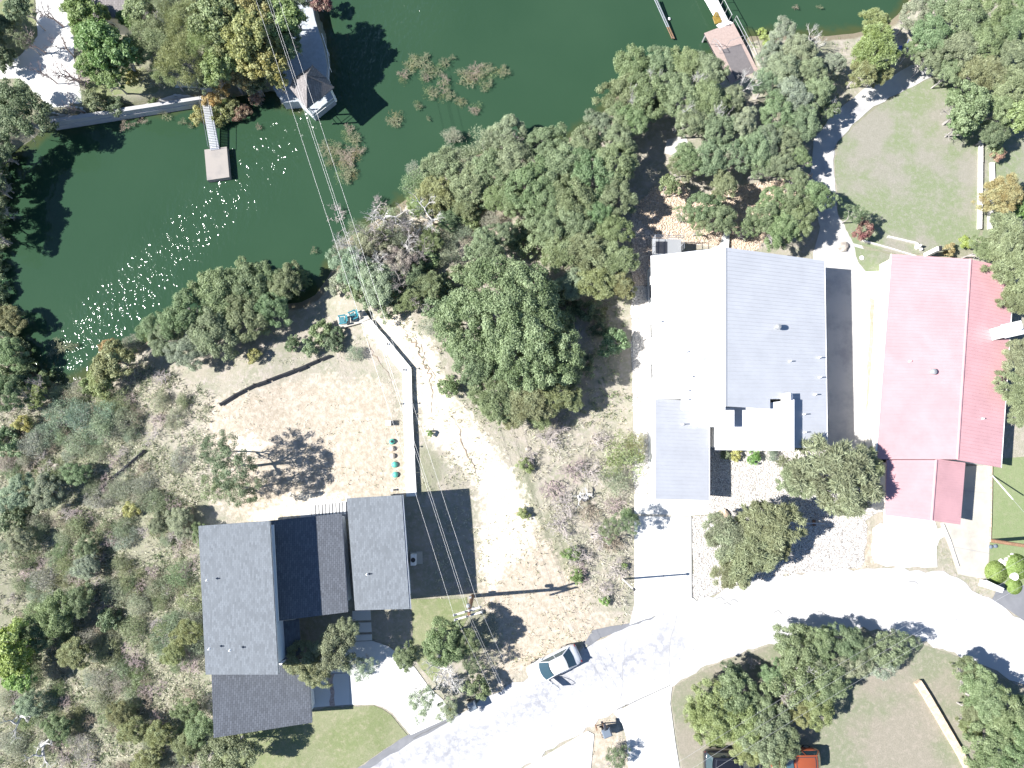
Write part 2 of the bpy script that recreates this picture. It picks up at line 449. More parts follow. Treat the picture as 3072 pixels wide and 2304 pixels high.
EXCL = []      # areas (world outlines) where no wild growth stands
def area(px, h=0.0):
    pl = np.array([P(x, y, h).xy[:] for x, y in px]); EXCL.append(pl); return pl
def drape(name, px, m, off, kind='structure', jit=0.0, step=.6, excl=True, thick=0.0, world=None, worn=None):
    pl = world if world is not None else [P(x, y).xy for x, y in px]
    pts = []
    n = len(pl); rnd = random.Random(len(name) + n)
    for i in range(n):
        a, b = Vector(pl[i][:2]), Vector(pl[(i + 1) % n][:2]); k = max(1, int((b - a).length / step))
        for j in range(k):
            q = a.lerp(b, j / k)
            if jit: q += Vector((rnd.gauss(0, jit), rnd.gauss(0, jit)))
            pts.append(q)
    nb = len(pts); arr = np.array([p[:] for p in pts])
    xs = np.arange(arr[:, 0].min(), arr[:, 0].max(), step); ys = np.arange(arr[:, 1].min(), arr[:, 1].max(), step)
    X, Y = np.meshgrid(xs, ys); X = X.ravel(); Y = Y.ravel(); d, _ = sdf(X, Y, arr)
    keep = d > step * .45
    pts += [Vector((x, y)) for x, y in zip(X[keep], Y[keep])]
    vo, _, fo, _, _, _ = delaunay_2d_cdt(pts, [(i, (i + 1) % nb) for i in range(nb)], [], 0, 1e-5)
    fc = [f for f in fo]
    c = np.array([[sum(vo[i].x for i in f) / len(f), sum(vo[i].y for i in f) / len(f)] for f in fc])
    ins = inside(c[:, 0], c[:, 1], arr)
    va = np.array([v[:] for v in vo]); z = gz_np(va[:, 0], va[:, 1]) + off
    me = bpy.data.meshes.new(name)
    faces = [tuple(f) for f, k in zip(fc, ins) if k]
    verts = [(va[i, 0], va[i, 1], z[i]) for i in range(len(va))]
    if thick:
        cnt = {}
        for f in faces:
            for i in range(len(f)):
                e = (f[i], f[(i + 1) % len(f)]); cnt[e] = 1
        rim = [e for e in cnt if (e[1], e[0]) not in cnt]
        k = len(verts); verts += [(v[0], v[1], v[2] - thick) for v in verts]
        faces += [(b, a, a + k, b + k) for a, b in rim]
    me.from_pydata(verts, [], faces); me.update()
    if worn is not None:
        at = me.attributes.new('worn', 'FLOAT', 'POINT'); at.data.foreach_set('value', [worn(v[0], v[1]) for v in verts])
    me.materials.append(MATS[m]); o = bpy.data.objects.new(name, me); link(o)
    # remove stray vertices
    bm = bmesh.new(); bm.from_mesh(me); bmesh.ops.delete(bm, geom=[v for v in bm.verts if not v.link_faces], context='VERTS'); bm.to_mesh(me); bm.free()
    if excl: EXCL.append(arr)
    if kind: o['kind'] = kind
    return o

# ------------------------------------------------------------------ terrain
def blend(px, soft):
    pl = np.array([P(x, y).xy[:] for x, y in px]); d, _ = sdf(XX, YY, pl)
    return np.clip(.5 + d / (2 * soft), 0, 1)
def union(ps, soft):
    r = np.zeros(XX.shape)
    for p in ps: r = np.maximum(r, blend(p, soft))
    return r
SAND = [[(1225,1000),(1290,1020),(1350,1180),(1460,1310),(1540,1420),(1600,1540),(1600,1640),(1500,1700),(1460,1560),(1440,1460),(1360,1340),(1290,1290),(1245,1180)],[(1150,930),(1230,960),(1270,1040),(1320,1200),(1400,1290),(1480,1400),(1560,1530),(1580,1640),(1480,1760),(1440,1700),(1440,1480),
         (1380,1400),(1300,1330),(1260,1280),(1245,1130),(1190,1060),(1100,1000)],
        [(700,1330),(760,1300),(800,1330),(780,1370),(720,1370)], [(760,1540),(900,1480),(1050,1490),(1000,1530),(800,1575)],
        [(1440,1330),(1480,1370),(1530,1500),(1490,1560),(1430,1480)], [(2700,2060),(2770,2080),(2850,2304),(2810,2304)]]
SOIL = [[(620,1200),(900,1120),(1180,1150),(1230,1480),(1000,1540),(700,1560),(620,1480)],
        [(1450,1640),(1600,1560),(1780,1800),(1880,1870),(1600,2020),(1480,2080),(1500,1900),(1430,1800)],
        [(1290,560),(1420,560),(1480,640),(1430,700),(1330,690)], [(700,1560),(1050,1480),(1060,1530),(760,1590)],
        [(2560,1560),(2640,1600),(2640,1720),(2560,1720),(2490,1690)],[(1740,2150),(1850,2130),(1900,2310),(1740,2310)],
        [(1130,590),(1480,540),(1560,700),(1420,760),(1300,720)]]
GREEN = [[(-50,1250),(400,1200),(620,1500),(620,2350),(-50,2350)], [(1250,1350),(1320,1350),(1330,1480),(1260,1480)],
         [(1640,1540),(1760,1700),(1740,1800),(1600,1640)], [(1500,1390),(1600,1420),(1620,1560),(1540,1600)],
         [(1250,1790),(1560,1790),(1500,1880),(1420,2000),(1250,1900)], [(-50,-50),(1000,-50),(980,250),(600,330),(150,380),(-50,450)],
         [(2280,120),(2500,120),(2500,400),(2300,350)],[(2480,350),(3072,0),(3150,750),(2600,800)]]
def mk_ground():
    zs = HZ
    n = XX.size; ny, nx = XX.shape
    verts = np.stack([XX.ravel(), YY.ravel(), zs.ravel()], 1).astype(np.float32)
    i = np.arange(ny - 1)[:, None] * nx + np.arange(nx - 1)[None, :]
    q = np.stack([i, i + 1, i + nx + 1, i + nx], -1).reshape(-1, 4)
    me = fast_mesh('ground', verts, q)
    for k, v in (('sand', union(SAND, 1.3)), ('soil', union(SOIL, 1.5)), ('green', union(GREEN, 1.5)),
                 ('bank', np.clip(1 - np.clip(land, 0, None) / 1.4, 0, 1) * (~nw))):
        at = me.attributes.new(k, 'FLOAT', 'POINT'); at.data.foreach_set('value', v.ravel().astype(np.float32))
    me.polygons.foreach_set('use_smooth', np.ones(len(me.polygons), bool))
    me.materials.append(MATS['ground_soil'])
    o = bpy.data.objects.new('ground', me); link(o); o['kind'] = 'structure'
def fast_mesh(name, verts, quads):
    me = bpy.data.meshes.new(name); nf = len(quads); k = quads.shape[1]
    me.vertices.add(len(verts)); me.vertices.foreach_set('co', np.ascontiguousarray(verts, dtype=np.float32).ravel())
    me.loops.add(nf * k); me.loops.foreach_set('vertex_index', quads.ravel().astype(np.int32))
    me.polygons.add(nf); me.polygons.foreach_set('loop_start', (np.arange(nf) * k).astype(np.int32))
    me.update(calc_edges=True)
    return me
mk_ground()

def mk_water():
    xs = np.arange(-64, 66, .8); ys = np.arange(-6, 66, .8)
    xs = np.concatenate([[-900, -300, -120], xs, [120, 300, 900]]); ys = np.concatenate([ys, [120, 300, 900]])
    X, Y = np.meshgrid(xs, ys); ny, nx = X.shape
    d, _ = sdf(X, Y, LAKE)
    verts = np.stack([X.ravel(), Y.ravel(), np.full(X.size, WZ)], 1)
    i = np.arange(ny - 1)[:, None] * nx + np.arange(nx - 1)[None, :]
    q = np.stack([i, i + 1, i + nx + 1, i + nx], -1).reshape(-1, 4)
    dq = d.ravel()[q].max(1)
    q = q[dq > -1.2]
    used = np.unique(q); rm = -np.ones(X.size, int); rm[used] = np.arange(len(used))
    me = fast_mesh('lake', verts[used], rm[q])
    sh = np.clip(1 - d / 3.0, 0, 1).ravel()[used]
    A, B = np.array(PZ(150, 1120, WZ).xy[:]), np.array(PZ(1000, 260, WZ).xy[:])
    t = B - A; L = np.linalg.norm(t); t = t / L; rel = np.stack([X.ravel()[used] - A[0], Y.ravel()[used] - A[1]], 1)
    off = rel @ np.array([-t[1], t[0]]); along = rel @ t / L
    rp = .08 + .95 * np.exp(-(off / (1.7 + 3.0 * np.clip(along, 0, 1.2))) ** 2) * np.clip(1.35 - .35 * along, .5, 1.3)
    for k, v in (('shallow', sh), ('ripple', np.clip(rp, 0, 1))):
        at = me.attributes.new(k, 'FLOAT', 'POINT'); at.data.foreach_set('value', v.astype(np.float32))
    me.materials.append(MATS['lake_water'])
    o = bpy.data.objects.new('lake', me); link(o); o['kind'] = 'structure'
mk_water()

# ------------------------------------------------------------------ paved and planted surfaces
ROAD_UP = [(1040,2335),(1087,2304),(1160,2258),(1231,2210),(1365,2150),(1440,2103),(1520,2055),(1590,2030),(1660,1995),(1770,1937),(1830,1905),(1895,1872),
           (1960,1850),(2080,1808),(2160,1775),(2250,1742),(2380,1722),(2470,1715),(2600,1705),(2700,1706),(2800,1712),(2850,1728),(2920,1765),(2990,1808),(3040,1845),(3120,1900)]
ROAD_LO = [(3120,2095),(3072,2059),(2990,2015),(2910,1980),(2781,1929),(2700,1902),(2591,1888),(2520,1886),(2443,1893),(2370,1912),(2304,1932),(2240,1955),(2150,1988),(2060,2035),(1960,2085),
           (1838,2135),(1762,2185),(1660,2245),(1564,2304),(1510,2345)]
_wp = [P(x, y).xy for x, y in [(1120,2310),(1300,2250),(1480,2190),(1640,2080),(1800,2000),(1990,1940)]]
def worn(x, y):
    best = 9
    for a, b in zip(_wp, _wp[1:]):
        d = b - a; t = max(0, min(1, (Vector((x, y)) - a).dot(d) / d.length_squared)); best = min(best, (Vector((x, y)) - a - d * t).length)
    return max(0, 1 - best / 3.4) * .9
drape('road', ROAD_UP + ROAD_LO, 'road_surface', .045, jit=.11, worn=worn)
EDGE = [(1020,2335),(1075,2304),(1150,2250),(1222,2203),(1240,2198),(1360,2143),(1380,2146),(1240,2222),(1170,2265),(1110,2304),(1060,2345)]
drape('road_verge', EDGE, 'asphalt', .049, jit=.05)  # dark strip painting the gutter's shade along the road edge
drape('road_patch', [(1750,1935),(1780,1890),(1830,1880),(1900,1862),(1970,1848),(1890,1880),(1800,1915),(1755,1945)], 'asphalt', .050, jit=.06)

drape('house_driveway', [(933,1990),(1057,1925),(1118,1922),(1165,1938),(1205,1968),(1245,2003),(1285,2058),(1330,2100),(1362,2146),(1233,2204),(1205,2172),(1178,2138),(1150,2120),(1120,2112),(1050,2113),(936,2122)], 'concrete_new', .060)
drape('front_lawn', [(640,2170),(936,2130),(1050,2120),(1120,2117),(1148,2126),(1175,2145),(1200,2178),(1224,2206),(1150,2248),(1080,2300),(1040,2335),(640,2345)], 'lawn_green', .030, jit=.03)
drape('side_lawn', [(1232,1800),(1400,1792),(1405,1850),(1370,1900),(1330,2000),(1300,2050),(1262,2000),(1228,1960),(1240,1880)], 'lawn_green', .028, jit=.06)
drape('carport_driveway', [(1902,1482),(2126,1482),(2126,1542),(2073,1546),(2074,1792),(2100,1806),(1960,1848),(1888,1874),(1903,1810)], 'concrete_new', .062)
drape('drain_strip', [(1903,1541),(2072,1545),(2072,1552),(1903,1548)], 'concrete_old', .068, excl=False)
drape('gravel_yard', [(2126,1340),(2500,1340),(2560,1420),(2620,1480),(2660,1520),(2600,1560),(2590,1700),(2380,1722),(2250,1742),(2080,1806),(2076,1550),(2128,1542)], 'gravel_white', .034, jit=.08)
drape('gravel_pad', [(2615,1590),(2640,1572),(2830,1585),(2835,1600),(2800,1640),(2815,1700),(2700,1702),(2618,1690)], 'concrete_new', .056, jit=.10)
drape('gravel_strip', [(1893,860),(1958,850),(1966,1480),(1902,1482),(1898,1200)], 'gravel_white', .032, jit=.07)
drape('side_path', [(1940,935),(1962,935),(1968,1478),(1946,1480)], 'concrete_new', .058)
drape('lower_driveway', [(1840,2138),(2016,2052),(2010,2110),(2026,2230),(2045,2345),(1888,2345),(1878,2210),(1866,2170)], 'concrete_new', .060)
drape('corner_driveway', [(1564,2308),(1762,2192),(1782,2202),(1768,2345),(1500,2345)], 'concrete_new', .060)
drape('lower_lawn', [(2022,2055),(2150,1992),(2304,1936),(2443,1897),(2591,1893),(2781,1934),(2910,1985),(3072,2064),(3140,2110),(3140,2345),(2052,2345),(2034,2230),(2016,2110)], 'lawn_dry', .024, jit=.05, excl=False)
drape('between_drive', [(2470,640),(2560,680),(2600,760),(2612,860),(2608,1000),(2600,1200),(2592,1420),(2480,1400),(2400,1350),(2440,900),(2440,760)], 'concrete_side', .022, jit=.04)
drape('house_path', [(2596,815),(2680,812),(2655,1345),(2610,1345),(2622,900),(2590,880)], 'concrete_new', .050)
drape('house_terrace', [(2650,1530),(2800,1552),(2815,1600),(2650,1575)], 'concrete_new', .058)
drape('garage_driveway', [(2868,1400),(2966,1395),(2968,1625),(2962,1738),(2900,1728),(2872,1722),(2845,1640),(2818,1568),(2868,1560)], 'concrete_old', .052)
drape('neighbour_lawn', [(2972,1380),(3160,1360),(3160,1760),(3060,1760),(2995,1745),(2965,1735),(2970,1625)], 'lawn_bright', .026)
drape('asphalt_drive', [(2975,1798),(2990,1765),(3060,1760),(3160,1700),(3160,1920),(3072,1862),(3010,1820)], 'asphalt', .054)
drape('back_lawn', [(2502,480),(2512,430),(2560,380),(2625,325),(2700,280),(2790,235),(2860,200),(2940,230),(2940,700),(2900,748),(2700,765),(2560,730),(2515,640)], 'lawn_pale', .030, jit=.05)
drape('side_garden', [(2944,360),(3160,340),(3160,800),(2944,760)], 'lawn_pale', .020, jit=.08, excl=False)
drape('terrace_lawn', [(2560,742),(2700,768),(2780,790),(2680,830),(2600,815),(2575,790)], 'lawn_pale', .036, jit=.06)
drape('garden_path', [(2735,195),(2790,195),(2850,180),(2790,232),(2700,278),(2622,322),(2558,376),(2510,425),(2500,480),(2512,640),(2560,735),(2570,800),(2470,760),(2455,640),(2430,540),(2440,420),(2500,340),(2590,270),(2680,225)], 'concrete_side', .040, jit=.06)
drape('stone_bed', [(1895,640),(1960,560),(2040,540),(2080,600),(2200,560),(2340,540),(2440,520),(2440,620),(2330,680),(2260,760),(1960,720),(1950,860),(1895,860)], 'gravel_tan', .027, jit=.12)
drape('stepping_terrace', [(2000,420),(2055,405),(2070,440),(2030,470),(1990,460)], 'concrete_side', .05, jit=.03)
mat('joint_dark', (.12, .12, .12), .95); mat('joint_soft', (.27, .27, .27), .95); mat('rust_stain', (.40, .31, .28), .95, var=.3, scale=7)
def line_(name, px, wd, m, off, jit=0.0):
    pts = [P(*q) for q in px]; out = []
    for a, b in zip(pts, pts[1:]):
        n = max(1, int((b - a).length / .4))
        for k in range(n): q = a.lerp(b, k / n); out.append(Vector((q.x + random.gauss(0, jit), q.y + random.gauss(0, jit), 0)))
    out.append(pts[-1]); vs = []
    for i, q in enumerate(out):
        d = (out[min(i + 1, len(out) - 1)] - out[max(i - 1, 0)]); d.z = 0; d.normalize(); s_ = Vector((-d.y, d.x, 0)) * wd / 2
        for t in (q - s_, q + s_): vs.append((t.x, t.y, gz(t.x, t.y) + off))
    mb = MB(); mb.add(vs, [(2 * i, 2 * i + 1, 2 * i + 3, 2 * i + 2) for i in range(len(out) - 1)]); o = mb.build(name, m); o['kind'] = 'structure'
line_('driveway_joint', [(936,2022),(1048,2018)], .035, 'joint_dark', .066)
line_('driveway_joint', [(1048,1995),(1051,2112)], .03, 'joint_soft', .0665)
line_('driveway_joint', [(1903,1690),(2072,1690)], .03, 'joint_soft', .068); line_('driveway_joint', [(1990,1556),(1990,1845)], .03, 'joint_soft', .069)
line_('driveway_edge', [(2074,1550),(2076,1790),(2090,1803)], .05, 'joint_dark', .070, .01)
line_('road_crack', [(2032,1832),(2024,1870),(2012,1910),(2006,1960),(2008,2048)], .045, 'joint_soft', .055, .03)
line_('road_crack', [(1880,1905),(1870,1990),(1860,2120)], .03, 'joint_soft', .055, .05)
line_('road_crack', [(1850,2128),(2010,2055)], .06, 'joint_dark', .072, .01); line_('road_crack', [(1240,2214),(1362,2152)], .05, 'joint_dark', .072, .02)
line_('driveway_joint', [(2856,1640),(2967,1660)], .05, 'joint_soft', .060); line_('driveway_joint', [(2880,1470),(2966,1480)], .04, 'joint_soft', .060); line_('driveway_joint', [(1890,2240),(2032,2236)], .03, 'joint_soft', .068)
for x0, y0, sx, sy in ((2170,1810,1,1),(2190,1800,1,1),(2150,1795,1,1),(2730,1745,1,1),(2450,1835,1,1),(2320,1836,1,1)):
    line_('tyre_mark', [(x0, y0), (x0 + 14 * sx, y0 - 4), (x0 + 24 * sx, y0 + 6 * sy)], .12, 'joint_soft', .056, .05)
drape('driveway_stain', [(988,2022),(998,2022),(1000,2060),(1006,2090),(1006,2116),(988,2116),(990,2080),(985,2050)], 'rust_stain', .0645, jit=.05, step=.3, excl=False)
# north-west bank
drape('patio', [(105,-40),(205,-40),(215,80),(228,200),(245,285),(256,345),(152,362),(132,300),(60,235),(-40,240),(-40,180),(60,170),(112,110)], 'concrete_new', .03, jit=.05)
drape('bank_patio', [(385,318),(520,285),(545,225),(640,215),(660,280),(600,290),(480,313)], 'concrete_new', .03)
drape('bank_lawn', [(258,240),(300,205),(430,205),(520,270),(500,286),(385,312),(262,338)], 'lawn_green', .02, jit=.06)
drape('corner_lawn', [(40,-40),(100,-40),(112,110),(60,165),(-40,170),(-40,60)], 'lawn_green', .02, jit=.05)
ZD = -0.80
m = MB(); m.prism([PZ(x, y, ZD) for x, y in [(818,262),(848,308),(895,304),(938,344),(1001,293),(978,235),(981,196),(968,131),(945,60),(925,-40),(870,-40),(870,60),(865,180),(840,238)]], 1.6)
o = m.build('lakeside_deck', 'deck_blue'); o['kind'] = 'structure'; EXCL.append(np.array([PZ(x, y, ZD).xy[:] for x, y in [(818,262),(848,308),(938,344),(1001,293),(981,196),(945,60),(925,-40),(870,-40)]]))
sw = wthing('seawall', PZ(380, 330, -1), 'low grey concrete seawall with a ledge along the upper left bank', 'seawall')
m = MB(); m.prism([PZ(x, y, -.78) for x, y in [(148,358),(372,322),(605,288),(606,297),(376,333),(152,370)]], 1.7); m.build('wall', 'seawall_concrete', sw)
m = MB(); m.prism([PZ(x, y, -1.35) for x, y in [(152,372),(376,335),(606,299),(607,309),(380,346),(158,381)]], 1.2); m.build('ledge', 'seawall_concrete', sw)

# the long pale walkway down to the landing: raised concrete bays
wk = wthing('walkway', P(1220, 1300), None, None); wk['kind'] = 'structure'
LFT = [(1085,968),(1105,988),(1130,1022),(1158,1058),(1186,1096),(1207,1121),(1209,1200),(1211,1280),(1214,1350),(1216,1420),(1219,1490)]
RGT = [(1112,958),(1134,985),(1160,1014),(1186,1046),(1212,1077),(1234,1104),(1236,1190),(1239,1270),(1243,1345),(1246,1418),(1250,1489)]
for i in range(len(LFT) - 1):
    q = []
    for (x, y), sgn in ((LFT[i], 1), (RGT[i], 1), (RGT[i + 1], -1), (LFT[i + 1], -1)):
        q.append((x, y + 0.25 * sgn))
    pts = [P(x, y, .38) for x, y in q]
    m = MB(); m.prism(pts, .8); m.build('concrete_bay', 'concrete_new', wk)
area(LFT + RGT[::-1])
for (x, y) in [(1238,1107),(1214,1112),(1239,1211),(1207,1213),(1246,1341),(1165,1035)]:
    b = P(x, y)
    lt = wthing('path_light', b, {1238: 'dark path light at the outer corner of the walkway bend', 1214: 'dark path light at the inner left side of the walkway bend', 1239: 'dark path light right of the walkway, middle one of three', 1207: 'dark path light left of the straight walkway', 1246: 'dark path light right of the walkway nearest the dark roof', 1165: 'dark path light beside the slanting part of the walkway'}[x], 'path light', 'path lights along the walkway')
    m = MB(); m.tube([b, b + Vector((0, 0, .55))], .03, 5); m.build('stake', 'dark_metal', lt)
    m = MB(); m.lathe([(.03, .52), (.09, .54), (.02, .62)], b, 8); m.build('cap', 'dark_metal', lt)
ld = wthing('landing', P(1050, 960), 'pale concrete landing slab at the lake end of the walkway', 'landing')
m = MB(); m.prism([P(x, y, .3) for x, y in [(1009,950),(1075,932),(1092,928),(1110,956),(1083,968),(1070,972),(1019,986)]], .9); m.build('slab', 'concrete_old', ld); area([(1005,945),(1095,925),(1115,958),(1019,990)])

mat('dark_soil', (.24, .19, .145), .95, var=.3, scale=6)
def gully(px, wd):
    pts = []
    for a, b in zip(px, px[1:]):
        a_, b_ = P(*a), P(*b)
        for k in range(6):
            q = a_.lerp(b_, k / 6); pts.append(Vector((q.x + random.gauss(0, .09), q.y + random.gauss(0, .09), 0)))
    mb = MB(); vs = []
    for i, q in enumerate(pts):
        d = (pts[min(i + 1, len(pts) - 1)] - pts[max(i - 1, 0)]).normalized(); s_ = Vector((-d.y, d.x, 0)) * wd * random.uniform(.15, 1) * math.sin(math.pi * (i + .5) / len(pts))
        for t in (q - s_, q + s_): vs.append((t.x, t.y, gz(t.x, t.y) + .035))
    mb.add(vs, [(2 * i, 2 * i + 1, 2 * i + 3, 2 * i + 2) for i in range(len(pts) - 1)]); o = mb.build('erosion_gully', 'dark_soil'); o['kind'] = 'structure'
gully([(1183,958),(1210,985),(1222,1010),(1250,1040),(1272,1090),(1290,1130),(1297,1180),(1293,1240),(1296,1290)], .10)
gully([(1232,1002),(1262,1040),(1290,1100),(1312,1160)], .05)
gully([(1345,1230),(1380,1290),(1390,1350),(1420,1400),(1440,1470)], .06)
gully([(1100,1020),(1120,1060),(1165,1120),(1180,1160)], .06)
# ------------------------------------------------------------------ houses
def inset(pts, d):
    cx = sum(p[0] for p in pts) / len(pts); cy = sum(p[1] for p in pts) / len(pts); out = []
    for p in pts:
        q = Vector(p); q.x += d if q.x < cx else -d; q.y += d if q.y < cy else -d; out.append(q)
    return out
def W4(q): return [PZ(x, y, h) for x, y, h in q]
def walls(pts, parent, m, d=.35, drop=.16, name='wall'):
    q = inset(pts, d); q = [Vector((p.x, p.y, p.z - drop)) for p in q]
    mb = MB(); mb.prism(q, [gz(p.x, p.y) - .6 for p in q]); EXCL.append(np.array([p.xy[:] for p in pts])); return mb.build(name, m, parent)
def panels(parent, roof, e0, e1, r0, r1, m, pitch, lift=.02, name='roof_panel'):
    """standing-seam panels from eave line e0-e1 up to ridge line r0-r1"""
    n = max(1, int((e1 - e0).length / pitch)); nrm = (e1 - e0).cross(r0 - e0).normalized()
    if nrm.z < 0: nrm = -nrm
    u = (e1 - e0).normalized(); rib = u * .035
    for i in range(n):
        a, b = e0.lerp(e1, i / n), e0.lerp(e1, (i + 1) / n); c, d = r0.lerp(r1, i / n), r0.lerp(r1, (i + 1) / n)
        g_ = u * .004
        mb = MB()
        lo = [a + g_, b - g_, d - g_, c + g_]
        def slab(q, h):
            up = nrm * h; k = [p for p in q] + [p + up for p in q]
            mb.add(k, [(3, 2, 1, 0), (4, 5, 6, 7), (0, 1, 5, 4), (1, 2, 6, 5), (2, 3, 7, 6), (3, 0, 4, 7)])
        slab([b - g_ - rib, b - g_, d - g_, d - g_ - rib], lift + .018)
        slab([a + g_, b - g_ - rib, d - g_ - rib, c + g_], lift)
        # faces must point outwards whatever the winding
        o = mb.build(name, m, roof, origin=roof['_o'])
def roof_slab(parent, pts, m, name='roof', th=.14):
    mb = MB(); mb.prism(pts, th); o = mb.build(name, m, parent); o['_o'] = parent['_o']; return o
def vent(parent, p, r=.05, h=.35, m='metal_white_trim', name='vent_pipe'):
    mb = MB(); mb.tube([p - Vector((0, 0, .1)), p + Vector((0, 0, h))], r, 7); mb.lathe([(r * 1.8, -.02), (r * 1.8, .03), (r, .06)], p + Vector((0, 0, .02)), 8)
    return mb.build(name, m, parent)
def window(parent, a, b, z0, z1, out, frame='wall_white', name='window'):
    """window standing proud of a wall from a to b (ground points)"""
    a, b, out = Vector(a), Vector(b), Vector(out).normalized(); u = (b - a).normalized(); L = (b - a).length
    fr = MB(); z = Vector((0, 0, 1)); c = (a + b) / 2 + out * .03; rz = math.atan2(u.y, u.x); f = .07
    fr.box((c.x, c.y, z0 + f / 2), (L, .07, f), rz); fr.box((c.x, c.y, z1 - f / 2), (L, .07, f), rz)
    for s_ in (a + u * f / 2, b - u * f / 2):
        q = s_ + out * .03; fr.box((q.x, q.y, (z0 + z1) / 2), (f, .07, z1 - z0 - 2 * f), rz)
    o = fr.build(name, frame, parent); o['_o'] = parent['_o']
    gl = MB(); q = c - out * .005; gl.box((q.x, q.y, (z0 + z1) / 2), (L - 2 * f, .03, z1 - z0 - 2 * f), rz); gl.build('pane', 'glass_dark', o, origin=parent['_o'])
    return o
def wall_windows(parent, pts, i, j, specs, d=.35, frame='wall_white', z0=0.0):
    """windows on the wall line from inset corner i to j; specs = (fraction, width, sill, head)"""
    q = inset(pts, d); a, b = Vector((q[i].x, q[i].y, 0)), Vector((q[j].x, q[j].y, 0)); u = (b - a).normalized(); out = Vector((u.y, -u.x, 0))
    cen = sum((Vector((p.x, p.y, 0)) for p in q), Vector()) / len(q)
    if (a + b).lerp(Vector(), .5).__sub__(cen).dot(out) < 0: out = -out
    for fct, wd, s0, s1 in specs:
        c = a.lerp(b, fct); window(parent, c - u * wd / 2, c + u * wd / 2, z0 + s0, z0 + s1, out, frame)

# dark-roofed house at the lower left
dh = wthing('dark_roof_house', P(850, 1800), 'modern house with four charcoal shingle roofs beside the long white walkway', 'house')
L = W4([(595,1578,4.6),(809,1562,6.4),(835,2024,6.4),(617,2024,4.6)])
M = W4([(790,1564,4.75),(1025,1540,3.4),(1044,1836,3.4),(812,1866,4.75)])
R = W4([(1040,1495,3.1),(1205,1485,4.6),(1229,1827,4.6),(1065,1831,3.1)])
G = W4([(634,2006,4.3),(925,1986,2.5),(936,2168,2.5),(641,2214,4.3)])
for q, mt in ((L, 'shingle_grey'), (M, 'shingle_lined'), (R, 'shingle_grey'), (G, 'shingle_lined')):
    roof_slab(dh, q, mt)
    walls(q, dh, 'wall_pale', .45)
    # white fascia boards just under the roof edge
    mb = MB()
    for i in range(4):
        a, b = q[i], q[(i + 1) % 4]; c = sum(q, Vector()) / 4
        ia, ib = a.lerp(c, .008), b.lerp(c, .008); dz = Vector((0, 0, .145)); d2 = Vector((0, 0, .32)); ua, ub = a.lerp(c, .014), b.lerp(c, .014)
        mb.add([ia - dz, ib - dz, ib - d2, ia - d2, ua - dz, ub - dz, ub - d2, ua - d2], [(0, 1, 2, 3), (7, 6, 5, 4), (4, 5, 1, 0), (3, 2, 6, 7)])
    mb.build('fascia', 'wall_white', dh)
wall_windows(dh, R, 1, 2, [(.2, 1.4, 1.0, 2.3), (.5, 1.0, 1.2, 2.2), (.78, 1.6, 1.0, 2.3)], .45)
wall_windows(dh, L, 0, 3, [(.2, 1.6, 1.2, 2.6), (.5, 2.2, 1.2, 2.6), (.8, 1.4, 1.2, 2.6)], .45)
wall_windows(dh, L, 0, 1, [(.3, 1.8, 1.0, 2.8), (.7, 1.8, 1.0, 2.8)], .45)
wall_windows(dh, M, 0, 1, [(.5, 2.6, .2, 2.3)], .45)
wall_windows(dh, R, 0, 1, [(.5, 2.0, .3, 2.3)], .45)
# garage door on the driveway side
q = inset(G, .45); a, b = q[1], q[2]; u = (b - a).normalized(); u.z = 0; u.normalize(); out = Vector((-u.y, u.x, 0)) if (Vector((-u.y, u.x, 0))).x > 0 else Vector((u.y, -u.x, 0))
gd = None
for k in range(4):
    mb = MB(); c = a.lerp(b, .42) + out * .04; mb.box((c.x, c.y, .12 + .54 * k + .27), (3.9, .06, .52), math.atan2(u.y, u.x)); mb.build('garage_door_panel', 'wall_white', dh)
# flashing strip where the middle roof meets the tall wall, porch beam and posts by the entry
mb = MB(); mb.prism([PZ(814,1575,4.85), PZ(821,1574,4.85), PZ(836,1864,4.85), PZ(829,1866,4.85)], .12); mb.build('flashing', 'metal_white_trim', dh)
mb = MB(); mb.prism([PZ(836,1992,3.1), PZ(866,1964,3.1), PZ(869,1968,3.1), PZ(842,1996,3.1)], .2); mb.prism([PZ(864,1934,3.1), PZ(868,1934,3.1), PZ(871,1970,3.1), PZ(866,1970,3.1)], .2); mb.build('porch_beam', 'wall_white', dh)
mb = MB(); mb.prism([PZ(836,1994,2.9), PZ(858,1982,2.9), PZ(862,1992,2.9), PZ(845,2000,2.9)], 2.9); mb.build('porch_post', 'wall_white', dh)
mb = MB(); p0, p1 = R[1], R[2]; mb.tube([p0 + Vector((.06, 0, -.12)), p1 + Vector((.06, 0, -.12))], .06, 6); mb.build('gutter', 'metal_white_trim', dh)
for x, y, h in ((622,1740,5.5),(629,1946,5.6),(691,1950,6.2),(988,1664,3.35),(1101,1723,3.7)): vent(dh, PZ(x, y, h), .05, .3)
mb = MB(); mb.prism([PZ(826,1866,3.3), PZ(897,1858,3.0), PZ(903,1962,3.0), PZ(838,1985,3.3)], .14); mb.build('added_shade_roof', 'shingle_grey', dh)  # dark roof sheet added to stand for the shade by the tall wall
